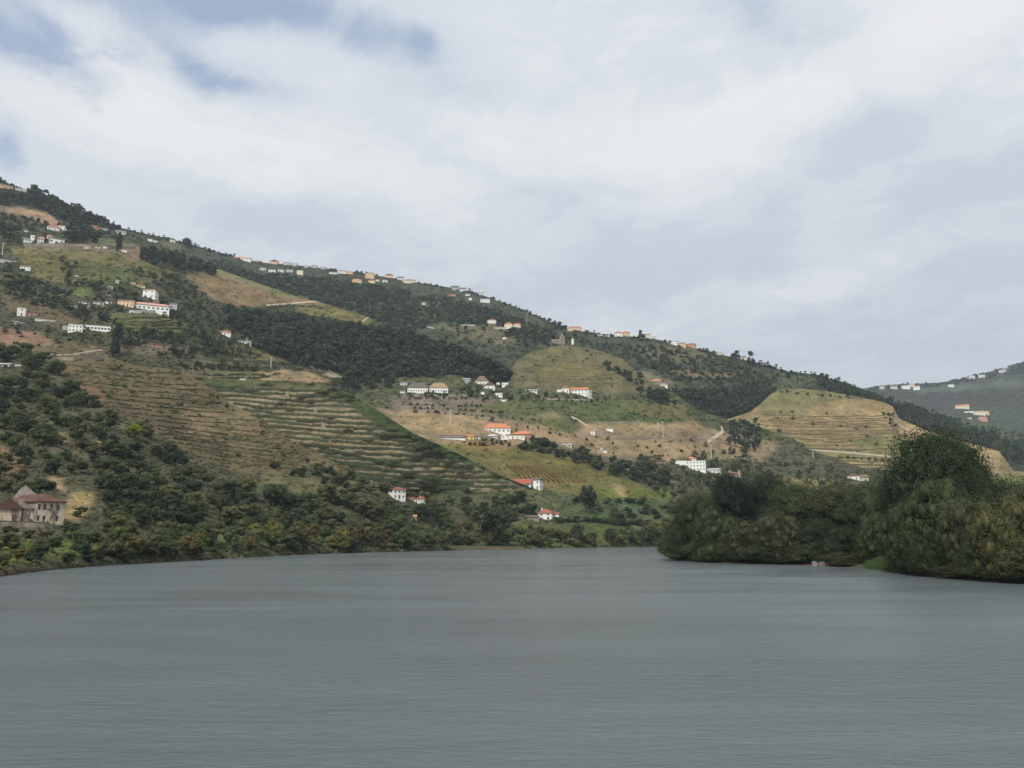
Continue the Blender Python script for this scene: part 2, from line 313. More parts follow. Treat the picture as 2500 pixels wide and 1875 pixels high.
# upper left hill that carries the manor houses, the brown vineyard and the wood
LL = Layer('upper_hillside', -900, 1460, [
    [(-900, 960, 400), (-420, 1000, 470), (0, 960, 480), (450, 990, 540), (1000, 1010, 760), (1460, 1040, 860)],
    [(-420, 880, 490), (0, 880, 500), (450, 912, 560), (620, 940, 600), (900, 958, 760), (1200, 962, 810), (1460, 1010, 880)],
    [(-420, 740, 590), (0, 770, 590), (350, 760, 640), (600, 840, 700), (900, 860, 840), (1200, 915, 850), (1460, 1005, 890)],
    [(-420, 560, 780), (0, 590, 760), (250, 600, 790), (450, 670, 840), (700, 770, 880), (900, 800, 890), (1200, 895, 870), (1460, 1000, 895)],
    [(-900, 180, 1000), (-420, 310, 1000), (-200, 360, 1000), (0, 440, 1000), (60, 462, 1000), (120, 478, 1000), (200, 512, 1000), (250, 540, 1000), (300, 562, 1000), (420, 612, 990), (520, 652, 970), (620, 688, 960), (720, 722, 950), (800, 744, 945), (890, 770, 940), (950, 800, 930), (1020, 828, 920), (1120, 858, 905), (1200, 885, 890), (1250, 915, 880), (1290, 960, 890), (1460, 990, 900)]],
    (.072, .070, .045), [
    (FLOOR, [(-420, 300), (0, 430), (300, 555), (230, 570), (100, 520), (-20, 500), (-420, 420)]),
    ((.30, .20, .145), [(5, 505), (60, 506), (130, 530), (190, 556), (130, 550), (60, 530), (10, 512)]),
    ((.16, .135, .10), [(-420, 480), (5, 500), (20, 512), (-420, 540)]),
    ((.135, .117, .055), [(15, 600), (180, 604), (330, 630), (430, 665), (330, 700), (230, 690), (110, 688), (60, 650)]),
    ((.09, .10, .045), [(190, 640), (360, 660), (320, 700), (180, 690)]),
    (GREY, [(60, 594), (330, 596), (370, 625), (200, 610), (60, 604)]),
    ((.20, .13, .095), [(300, 600), (345, 605), (360, 640), (300, 628)]),
    ((.105, .13, .05), [(130, 718), (225, 700), (225, 722), (140, 725)]),
    ((.12, .13, .07), [(235, 578), (285, 590), (280, 605), (235, 600)]),
    ((.19, .135, .078), [(455, 672), (520, 660), (640, 690), (760, 728), (870, 752), (700, 742), (600, 752), (540, 740), (480, 705)]),
    ((.15, .15, .075), [(520, 648), (620, 685), (740, 722), (720, 730), (600, 692), (520, 664)]),
    ((.145, .125, .055), [(730, 752), (860, 748), (930, 775), (880, 798), (800, 775), (720, 765)]),
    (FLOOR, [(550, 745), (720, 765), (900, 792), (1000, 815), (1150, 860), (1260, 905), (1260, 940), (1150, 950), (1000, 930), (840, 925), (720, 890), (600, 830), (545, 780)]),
    (BROWN, [(-420, 790), (0, 795), (120, 828), (250, 848), (270, 880), (0, 862), (-420, 850)]), (BROWN, [(0, 690), (70, 720), (200, 785), (120, 800), (0, 740)]),
    ((.20, .125, .09), [(0, 795), (100, 815), (140, 840), (0, 840)]),
    ((.11, .115, .055), [(240, 765), (400, 762), (470, 800), (440, 815), (280, 800)]),
    ((.13, .105, .08), [(280, 820), (480, 850), (500, 880), (300, 862)]),
    ((.14, .125, .065), [(540, 840), (640, 850), (700, 880), (640, 880), (560, 865)]),
    (TAN, [(610, 912), (690, 902), (740, 906), (810, 926), (780, 936), (640, 930)]), (PALE, [(760, 893), (790, 892), (860, 912), (840, 922), (770, 910)]),
    ((.13, .115, .07), [(440, 880), (620, 885), (640, 935), (440, 925)])], seed=5)
# back ridge with the villages
LR = Layer('village_ridge', 180, 2700, [
    [(180, 760, 1010), (900, 860, 1010), (1300, 990, 960), (1900, 1080, 980), (2700, 1180, 1000)],
    [(180, 700, 1040), (900, 800, 1060), (1300, 930, 1000), (1900, 1020, 1010), (2700, 1160, 1050)],
    [(180, 620, 1180), (640, 670, 1250), (900, 720, 1300), (1100, 790, 1150), (1350, 840, 1080), (1640, 900, 1060), (1900, 960, 1060), (2200, 1020, 1080), (2700, 1150, 1090)],
    [(180, 520, 1300), (290, 555, 1320), (350, 570, 1340), (400, 580, 1350), (450, 592, 1360), (490, 604, 1370), (560, 623, 1380), (600, 633, 1390), (640, 641, 1400), (720, 647, 1420), (800, 656, 1425), (900, 669, 1430), (960, 679, 1430), (1000, 687, 1420), (1100, 702, 1380), (1160, 714, 1345), (1220, 736, 1300), (1250, 746, 1280), (1300, 766, 1255), (1350, 788, 1235), (1390, 804, 1210), (1450, 813, 1180), (1530, 820, 1160), (1600, 828, 1155), (1640, 836, 1150), (1700, 850, 1145), (1740, 862, 1140), (1800, 874, 1130), (1860, 890, 1120), (1930, 908, 1110), (1990, 914, 1105), (2060, 934, 1100), (2120, 955, 1110), (2200, 990, 1120), (2300, 1022, 1120), (2400, 1060, 1120), (2500, 1096, 1110), (2700, 1145, 1100)]],
    (.058, .064, .044), [
    ((.07, .085, .052), [(700, 720), (1100, 740), (1200, 800), (1000, 810), (850, 770)]),
    ((.12, .105, .07), [(1060, 795), (1210, 790), (1290, 820), (1250, 850), (1120, 830)]),
    ((.17, .13, .085), [(1640, 902), (1700, 905), (1790, 912), (1760, 924), (1650, 916)]),
    ((.105, .10, .066), [(1580, 840), (1700, 850), (1760, 880), (1640, 890), (1540, 860)]),
    ((.10, .095, .06), [(350, 580), (450, 596), (460, 612), (380, 606)]),
    ((.15, .125, .09), [(1540, 900), (1640, 925), (1640, 950), (1560, 945)]),
    ((.10, .105, .055), [(1850, 950), (1900, 940), (1950, 950), (1880, 980)]),
    ((.08, .085, .06), [(1900, 905), (2000, 925), (1990, 945), (1860, 940)]),
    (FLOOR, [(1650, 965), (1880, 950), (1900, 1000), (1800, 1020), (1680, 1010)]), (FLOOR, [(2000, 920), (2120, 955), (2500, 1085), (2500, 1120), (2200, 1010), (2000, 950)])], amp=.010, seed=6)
# golden hill at right
LY = Layer('golden_hillside', 1680, 2720, [
    [(1680, 1150, 870), (2100, 1160, 880), (2720, 1190, 900)],
    [(1680, 1100, 890), (1830, 1090, 890), (2100, 1130, 895), (2720, 1170, 905)],
    [(1680, 1062, 930), (1730, 1036, 938), (1780, 1022, 945), (1830, 1006, 955), (1858, 985, 970), (1880, 963, 990), (1905, 951, 1000), (1960, 949, 1000), (2020, 955, 1000), (2090, 968, 1000), (2150, 980, 995), (2180, 992, 990), (2195, 1022, 985), (2260, 1050, 980), (2350, 1078, 970), (2440, 1102, 960), (2475, 1150, 945), (2720, 1168, 930)]],
    (.235, .175, .10), [
    ((.165, .15, .075), [(1850, 930), (2000, 935), (2120, 965), (2020, 990), (1950, 1010), (1860, 1010)]),
    ((.26, .195, .105), [(1960, 1000), (2060, 975), (2200, 985), (2200, 1020), (2000, 1030)]),
    ((.19, .165, .085), [(1830, 1090), (2200, 1095), (2300, 1110), (2250, 1125), (1850, 1120)]),
    ((.30, .215, .125), [(2180, 1010), (2300, 1060), (2450, 1100), (2440, 1140), (2250, 1090)]),
    ((.15, .16, .065), [(2100, 1060), (2240, 1075), (2230, 1095), (2090, 1090)])], amp=.008, seed=7)
# far mountain and the low green spur before it
LM2 = Layer('far_mountain', 1950, 3250, [
    [(1950, 1100, 1900), (3250, 1150, 1900)], [(1950, 1010, 2100), (2500, 1040, 2100), (3250, 1060, 2100)],
    [(1950, 985, 2600), (2080, 955, 2650), (2140, 942, 2650), (2200, 938, 2650), (2300, 934, 2650), (2360, 922, 2650), (2420, 906, 2650), (2470, 890, 2650), (2500, 884, 2650), (2700, 830, 2650), (3250, 760, 2650)]],
    (.050, .048, .042), [((.08, .095, .08), [(2200, 945), (2500, 925), (2500, 945), (2250, 960)]), ((.05, .06, .045), [(2300, 985), (2500, 1000), (2500, 1080), (2350, 1050)]),
    ((.06, .07, .05), [(2380, 905), (2520, 870), (2520, 920), (2400, 925)])], step=4, rstep=4, seed=8)
LS = Layer('low_green_spur', 2250, 3050, [
    [(2250, 1120, 1300), (3050, 1200, 1300)],
    [(2250, 1035, 1500), (2350, 1018, 1550), (2400, 1030, 1550), (2500, 1065, 1500), (2800, 1120, 1400), (3050, 1160, 1400)]],
    (.075, .088, .05), [], step=4, rstep=4, seed=9)
# ------------------------------------------------------------------ right bank (flat wooded point)
bpts = [(1622, 1356), (1650, 1368), (1720, 1373), (1800, 1376), (2000, 1380), (2100, 1386), (2200, 1398), (2300, 1411), (2400, 1419), (2500, 1427), (2700, 1440), (3000, 1460), (3400, 1490)]
def bank_y(px): return yshore(np.interp(px, [p[0] for p in bpts], [p[1] for p in bpts]))
def bank_at(px, dy=0.0):
    y0 = float(bank_y(px)); y = y0 + dy; z = 1.4 * (1 - math.exp(-dy / 6)) if dy > 0 else 0
    return np.array((ray(px, 1380)[0] * y, y, z))
V, C = [], []
cols_px = np.arange(1622, 3400, 9.0); offs = (-3, 0, 1.5, 4, 8, 16, 30, 50, 75)
for px in cols_px:
    y0 = float(bank_y(px)) + 1.4 * float(fbm(px / 20, 3.3, 3)); a = ray(px, 1380)[0]; k = min(1, (px - 1622) / 120 + .12)
    for o in offs:
        oo = o * k; V.append((a * (y0 + oo), y0 + oo, -1.2 if o < 0 else 1.4 * (1 - math.exp(-oo / 6)) + .3 * float(fbm(px / 30, oo / 5, 2))))
        C.append((.085, .07, .048) if o < 3 else (.05, .055, .03))
n2 = len(offs); idx = np.arange(len(cols_px) * n2).reshape(-1, n2)
link('right_river_bank', mesh('right_river_bank', V, np.stack([idx[:-1, :-1], idx[1:, :-1], idx[1:, 1:], idx[:-1, 1:]], -1).reshape(-1, 4), C, (GM,), smooth=True), kind='structure')
# ------------------------------------------------------------------ river
m, n, b = newmat('river_water', .30)
b.inputs['Base Color'].default_value = (.115, .136, .144, 1); b.inputs['Specular IOR Level'].default_value = .5; b.inputs['IOR'].default_value = 1.36
wn = n.nodes.new('ShaderNodeNewGeometry'); wm_ = n.nodes.new('ShaderNodeMapping'); wm_.inputs['Scale'].default_value = (.35, 1.6, 1); lk(n, wn.outputs['Position'], wm_.inputs[0])
rg = n.nodes.new('ShaderNodeMapRange'); rg.inputs[1].default_value = .35; rg.inputs[2].default_value = .68; rg.inputs[3].default_value = .14; rg.inputs[4].default_value = .28; lk(n, noise_n(n, wm_.outputs[0], .06, 6, .65, .8), rg.inputs[0]); lk(n, rg.outputs[0], b.inputs['Roughness'])
ge = n.nodes.new('ShaderNodeNewGeometry'); mp = n.nodes.new('ShaderNodeMapping'); mp.inputs['Scale'].default_value = (.55, 1.5, 1); lk(n, ge.outputs['Position'], mp.inputs[0])
h1 = noise_n(n, mp.outputs[0], 1.1, 4, .6, .4); h2 = noise_n(n, mp.outputs[0], 4.0, 5, .75, .8)
calm = ramp_n(n, noise_n(n, mp.outputs[0], .022, 4, .6, .5), .35, .7)
hh = mth(n, 'MULTIPLY', mth(n, 'ADD', mth(n, 'MULTIPLY', h1, 1.0), mth(n, 'ADD', mth(n, 'MULTIPLY', h2, .5), mth(n, 'MULTIPLY', noise_n(n, mp.outputs[0], 9.0, 3, .7, .5), .16))), mth(n, 'ADD', .35, mth(n, 'MULTIPLY', calm, 1.3)))
bu = n.nodes.new('ShaderNodeBump'); bu.inputs['Strength'].default_value = 1.0; bu.inputs['Distance'].default_value = .11; lk(n, hh, bu.inputs['Height']); lk(n, bu.outputs[0], b.inputs['Normal'])
link('river', mesh('river', [(-6000, -3000, 0), (6000, -3000, 0), (6000, 9000, 0), (-6000, 9000, 0)], [(0, 1, 2, 3)], None, (m,)), kind='structure')
# ------------------------------------------------------------------ foliage meshes (unit crown: 1 wide, 1 high, base at z = 0)
def ico():
    t = (1 + 5 ** .5) / 2
    v = np.array([(-1, t, 0), (1, t, 0), (-1, -t, 0), (1, -t, 0), (0, -1, t), (0, 1, t), (0, -1, -t), (0, 1, -t), (t, 0, -1), (t, 0, 1), (-t, 0, -1), (-t, 0, 1)], float)
    f = [(0, 11, 5), (0, 5, 1), (0, 1, 7), (0, 7, 10), (0, 10, 11), (1, 5, 9), (5, 11, 4), (11, 10, 2), (10, 7, 6), (7, 1, 8), (3, 9, 4), (3, 4, 2), (3, 2, 6), (3, 6, 8), (3, 8, 9), (4, 9, 5), (2, 4, 11), (6, 2, 10), (8, 6, 7), (9, 8, 1)]
    return v / np.linalg.norm(v[0]), np.array(f)
IV, IF = ico()
def crown_arrays(seed, nb, nl, ls, kind='round', core=.74, tv=.28, sprd=(.72, 1.12)):
    r = np.random.default_rng(seed); cs = []
    for i in range(nb):
        if kind == 'cone': z = r.uniform(.06, .95); R = .42 * (1 - z) + .04; a = r.uniform(0, 6.28); q = r.uniform(.3, 1) * R; cs.append((q * math.cos(a), q * math.sin(a), z, .09 + .12 * (1 - z)))
        elif kind == 'column': z = r.uniform(.08, .93); R = .28 * math.sin(math.pi * (z * .75 + .2)) ** .7; a = r.uniform(0, 6.28); cs.append((R * .6 * math.cos(a), R * .6 * math.sin(a), z, .10 + R * .45))
        elif kind == 'bush':
            a = r.uniform(0, 6.28); q = .36 * r.uniform(0, 1) ** .5; z = r.uniform(.1, .78) * (1 - (q / .6) ** 2) + .04; cs.append((q * math.cos(a), q * math.sin(a), z, r.uniform(.12, .2)))
        elif kind == 'willow':
            a = r.uniform(0, 6.28); q = .40 * r.uniform(0, 1) ** .45; zt = .9 * math.sqrt(max(.05, 1 - (q / .5) ** 2)); z = r.uniform(.06, 1) ** .8 * zt; cs.append((q * math.cos(a), q * math.sin(a), z, r.uniform(.09, .16)))
        else:
            d = r.normal(size=3); d /= np.linalg.norm(d); q = r.uniform(.35, 1) ** .6; cs.append((d[0] * .34 * q, d[1] * .34 * q, .55 + d[2] * .33 * q, r.uniform(.12, .19)))
    cs = np.array(cs); VV, FF, CC = [], [], []; nv = 0
    tint = r.uniform(1 - tv, 1 + tv, nb)
    for k, (x, y, z, q) in enumerate(cs):                   # inner leaf mass of each clump
        v = IV * q * core * (1 + .25 * r.normal(size=(12, 1))) * (r.uniform(.7, 1.2), r.uniform(.7, 1.2), 1.5 if kind == 'willow' else r.uniform(.7, 1.1)) + (x, y, z); VV.append(v); FF.append(np.concatenate([IF, IF[:, :1]], 1) + nv); CC.append(np.full((12, 1), tint[k])); nv += 12
    w = cs[:, 3] ** 2; pick = r.choice(nb, nl, p=w / w.sum())
    d = r.normal(size=(nl, 3)); d /= np.linalg.norm(d, axis=1)[:, None]
    if kind != 'willow': d[:, 2] = np.where(d[:, 2] < -.3, -d[:, 2], d[:, 2])
    rad = cs[pick, 3] * r.uniform(*sprd, nl); P = cs[pick, :3] + d * rad[:, None] * ((1, 1, 1.55) if kind == 'willow' else (1.1, 1.1, .9))
    if kind == 'willow': P[:, 2] -= r.uniform(0, .06, nl)
    P[:, 2] = np.clip(P[:, 2], .0, 1.02)
    nrm = d + .55 * r.normal(size=(nl, 3)); nrm /= np.linalg.norm(nrm, axis=1)[:, None]
    up = np.array((0, 0, 1.)) + (.5 if kind == 'willow' else .9) * r.normal(size=(nl, 3))
    t1 = np.cross(nrm, up); t1 /= np.linalg.norm(t1, axis=1)[:, None]; t2 = np.cross(nrm, t1)
    s1 = ls * r.uniform(.5, 1.0, nl)[:, None]; s2 = s1 * (1.7 if kind == 'willow' else 1.25) * r.uniform(.7, 1.2, nl)[:, None]
    L = np.stack([P - t2 * s2, P + t1 * s1 * .8, P + t2 * s2 * .9, P - t1 * s1], 1).reshape(-1, 3)
    VV.append(L); FF.append(np.arange(nl * 4).reshape(-1, 4) + nv); CC.append(np.repeat(tint[pick] * r.uniform(.7, 1.35, nl), 4)[:, None])
    return np.concatenate(VV), np.concatenate(FF), np.concatenate(CC)
def tube(pts, rad, k=6):
    V, Fc = [], []
    for i, (p, q) in enumerate(zip(pts, rad)):
        for j in range(k): a = 6.283 * j / k; V.append((p[0] + q * math.cos(a), p[1] + q * math.sin(a), p[2]))
    for i in range(len(pts) - 1):
        for j in range(k): Fc.append((i * k + j, i * k + (j + 1) % k, (i + 1) * k + (j + 1) % k, (i + 1) * k + j))
    return V, Fc
def crown_mesh(*a, **k):
    V, Fc, C = crown_arrays(*a, **k); C = np.repeat(C, 3, 1) * np.array((1.0, 1.0, .96))
    return mesh('crown', V, Fc, C, (LM,))
def trunk_mesh(seed):
    r = random.Random(seed); P = [(0, 0, -.12), (0, 0, .0), (r.uniform(-.02, .02), r.uniform(-.02, .02), .25), (r.uniform(-.04, .04), 0, .5)]
    V, Fc = tube(P, (.05, .036, .028, .015))
    for q in range(5):
        a = r.uniform(0, 6.28); z = r.uniform(.2, .4); L = r.uniform(.15, .3); v2, f2 = tube([(0, 0, z), (L * .5 * math.cos(a), L * .5 * math.sin(a), z + .12), (L * math.cos(a), L * math.sin(a), z + .28)], (.018, .012, .004), 5)
        b = len(V); V += v2; Fc += [tuple(i + b for i in f) for f in f2]
    return mesh('trunk', V, Fc, None, (BARK,))
NEAR = {'willow': [crown_mesh(s, 150, 34000, .0092, 'willow', core=.5, tv=.15, sprd=(.5, 1.25)) for s in (11, 12, 13)], 'round': [crown_mesh(s, 120, 30000, .0098, 'round', core=.52, tv=.15, sprd=(.5, 1.3)) for s in (21, 22)],
        'bush': [crown_mesh(s, 80, 20000, .0125, 'bush', core=.5, tv=.16, sprd=(.5, 1.3)) for s in (31, 32, 33)]}
MID = {'round': [crown_mesh(s, 22, 1500, .035, 'round') for s in range(41, 47)], 'bush': [crown_mesh(s, 16, 1200, .038, 'bush') for s in range(51, 57)],
       'cone': [crown_mesh(s, 34, 1500, .034, 'cone') for s in (61, 62)], 'column': [crown_mesh(s, 30, 1500, .03, 'column') for s in (65, 66)]}
FAR = {'round': [crown_mesh(s, 9, 200, .075, 'round') for s in range(71, 77)], 'bush': [crown_mesh(s, 7, 150, .085, 'bush') for s in range(81, 86)],
       'cone': [crown_mesh(s, 14, 170, .07, 'cone') for s in (87, 88)]}
TR = [trunk_mesh(s) for s in range(4)]
DK, MD, OL, YG2, AU, BL = (.040, .058, .032), (.068, .088, .042), (.098, .10, .052), (.115, .12, .035), (.15, .10, .035), (.030, .046, .030)
def put_crown(o, c, jit=.15):
    k = random.uniform(1 - jit, 1 + jit); o.color = (c[0] * k, c[1] * k * random.uniform(.95, 1.05), c[2] * k, 1)
def tree(name, p, w, h, bank, kind, col, label, cat='tree', group=None, split=True, jit=.15):
    cm = random.choice(bank[kind]); rz = random.uniform(0, 6.28)
    if split:
        root = link(name, None, label=label, category=cat); root.location = p; root.empty_display_size = 1
        t = link('trunk', random.choice(TR), root); t.scale = (min(w, h) * 1.0, min(w, h) * 1.0, h); t.rotation_euler.z = rz
        lo = .0 if kind in ('bush', 'willow') else .06
        c = link('crown', cm, root); c.scale = (w, w, h * (1 - lo)); c.location = (0, 0, h * lo); c.rotation_euler.z = rz; put_crown(c, col, jit)
    else:
        root = link(name, cm, label=label, category=cat); root.location = (p[0], p[1], p[2] - .08 * h); root.scale = (w, w, h); root.rotation_euler.z = rz; put_crown(root, col, jit)
    if group: root['group'] = group
    return root
# ------------------------------------------------------------------ things: helpers for boxes
def bx(V, Fc, x0, x1, y0, y1, z0, z1):
    b = len(V); V += [(x0, y0, z0), (x1, y0, z0), (x1, y1, z0), (x0, y1, z0), (x0, y0, z1), (x1, y0, z1), (x1, y1, z1), (x0, y1, z1)]
    Fc += [tuple(i + b for i in f) for f in ((0, 3, 2, 1), (4, 5, 6, 7), (0, 1, 5, 4), (1, 2, 6, 5), (2, 3, 7, 6), (3, 0, 4, 7))]
_c = {}
def unit(kind):
    if kind not in _c:
        V, Fc = [], []
        if kind == 'window': bx(V, Fc, -.5, .5, -.06, .0, 0, 1); mt = GLASS
        elif kind == 'frame':
            for a in ((-.62, -.5, 0, 1), (.5, .62, 0, 1), (-.62, .62, -.08, 0), (-.62, .62, 1, 1.08), (-.03, .03, 0, 1)): bx(V, Fc, a[0], a[1], -.11, .0, a[2], a[3])
            mt = WM['pale']
        elif kind == 'door': bx(V, Fc, -.5, .5, -.07, .0, 0, 1); mt = DOOR
        elif kind == 'chimney': bx(V, Fc, -.4, .4, -.4, .4, -1, 1); bx(V, Fc, -.5, .5, -.5, .5, 1.003, 1.2); mt = WM['pale']
        _c[kind] = mesh(kind, V, Fc, None, (mt,))
    return _c[kind]
OCC = []                                                    # picture boxes of the houses, so that no tree is planted in front of them
LMK = []                                                    # landmarks used in the tree labels: x, y, phrase
def roof_mesh(kind, w, d, h, ov, mt):
    W2, D2 = w / 2 + ov, d / 2 + ov; V, Fc = [], []; e = .22
    if kind == 'flat': bx(V, Fc, -W2, W2, -D2, D2, .003, .3)
    elif kind == 'shed':
        V = [(-W2, -D2, 0), (W2, -D2, 0), (W2, D2, h), (-W2, D2, h), (-W2, -D2, e), (W2, -D2, e), (W2, D2, h + e), (-W2, D2, h + e)]; Fc = [(0, 3, 2, 1), (4, 5, 6, 7), (0, 1, 5, 4), (1, 2, 6, 5), (2, 3, 7, 6), (3, 0, 4, 7)]
    else:
        if kind == 'hip':
            r = max(.3, W2 - D2) if W2 >= D2 else .3; q = 0 if W2 >= D2 else D2 - W2; T = [(-r, -q, h + e), (r, -q, h + e)] if W2 >= D2 else [(0, -q, h + e), (0, q, h + e)]
        elif kind == 'gable': T = [(-W2, 0, h + e), (W2, 0, h + e)]
        else: T = [(0, -D2, h + e), (0, D2, h + e)]         # 'front': gable faces the river
        V = [(-W2, -D2, 0), (W2, -D2, 0), (W2, D2, 0), (-W2, D2, 0), (-W2, -D2, e), (W2, -D2, e), (W2, D2, e), (-W2, D2, e)] + T
        Fc = [(0, 3, 2, 1), (0, 1, 5, 4), (1, 2, 6, 5), (2, 3, 7, 6), (3, 0, 4, 7)]
        if kind == 'front' or (kind == 'hip' and W2 < D2): Fc += [(4, 5, 8), (5, 6, 9, 8), (6, 7, 9), (7, 4, 8, 9)]
        else: Fc += [(4, 5, 9, 8), (5, 6, 9), (6, 7, 8, 9), (7, 4, 8)]
    return mesh('roof', V, Fc, None, (mt,))
def house(L, x, y, w, h, roof, rh, rc, wc, fl, nw, yaw, label, lm=None, cat='house', d=None, chim=0, door=True, name='house', dx=0, fr=False, ww=None, up=0):
    """x, y: foot of the front wall; w, h: front width and wall height; rh: roof height (picture units)."""
    P = L.at(x, y); s = P[1] / F * 1.0; W_, H_ = w * s, h * s; R_ = rh * s; D_ = d * s if d else max(3.5, min(W_ * .7, 9))
    root = link(name, None, label=label, category=cat); root.location = (P[0], P[1] + D_ / 2 + .3, P[2] + up * s); root.rotation_euler.z = math.radians(yaw) - math.atan2(P[0], P[1])
    OCC.append((x - w / 2 - 3, x + w / 2 + 3, y - h - rh - 3, y + 1))
    if lm: LMK.append((x, y - h / 2, lm))
    V, Fc = [], []; bx(V, Fc, -W_ / 2, W_ / 2, -D_ / 2, D_ / 2, -4.5, H_)
    if roof in ('gable', 'front'):                          # gable ends
        b = len(V)
        if roof == 'gable':
            for sx in (-1, 1): V += [(sx * W_ / 2, -D_ / 2, H_ + .003), (sx * W_ / 2, D_ / 2, H_ + .003), (sx * W_ / 2, 0, H_ + R_ * .93)]
        else:
            for sy in (-1, 1): V += [(-W_ / 2, sy * D_ / 2, H_ + .003), (W_ / 2, sy * D_ / 2, H_ + .003), (0, sy * D_ / 2, H_ + R_ * .93)]
        Fc += [(b, b + 1, b + 2), (b + 3, b + 5, b + 4), (b, b + 2, b + 5, b + 3), (b + 1, b + 4, b + 5, b + 2)]
    link('wall', mesh('wall', V, Fc, None, (WM[wc],)), root)
    if roof != 'none':
        ov = min(.5, .05 * W_ + .15) if roof != 'flat' else .12
        if roof == 'front': ov = .25
        r = link('roof', roof_mesh(roof, W_, D_, max(R_, .4), ov, RM[rc]), root); r.location = (0, 0, H_ + .006)
        if chim: c = link('chimney', unit('chimney'), r); c.location = (W_ * (.22 if chim > 0 else -.3), 0, R_ * .55 + .7); c.scale = (1, 1, 1)
    fh = H_ / max(fl, 1)
    if nw:
        wd = (ww or .85) if W_ / nw > 1.9 else W_ / nw * .38; wh = min(1.4, fh * .42)
        dk = (nw // 2) if (door and fl >= 1 and W_ > 4) else -1
        for f in range(fl):
            for k in range(nw):
                xx = -W_ / 2 + W_ * (k + .5) / nw; isd = (f == 0 and k == dk)
                g = link('door' if isd else 'window', unit('door' if isd else 'window'), root)
                g.location = (xx, -D_ / 2, f * fh + (.05 if isd else fh * .34)); g.scale = (wd * 1.05, 1, min(2.1, fh * .8) if isd else wh)
                if fr and not isd: q = link('window_frame', unit('frame'), g)
        if W_ > 6 and abs(yaw) > 8:
            sx = 1 if yaw < 0 else -1
            for f in range(fl):
                for k in range(2):
                    g = link('window', unit('window'), root); g.location = (sx * W_ / 2, -D_ / 4 + k * D_ / 2, f * fh + fh * .34); g.rotation_euler.z = math.radians(90 if sx > 0 else -90); g.scale = (wd, 1, wh)
    return root
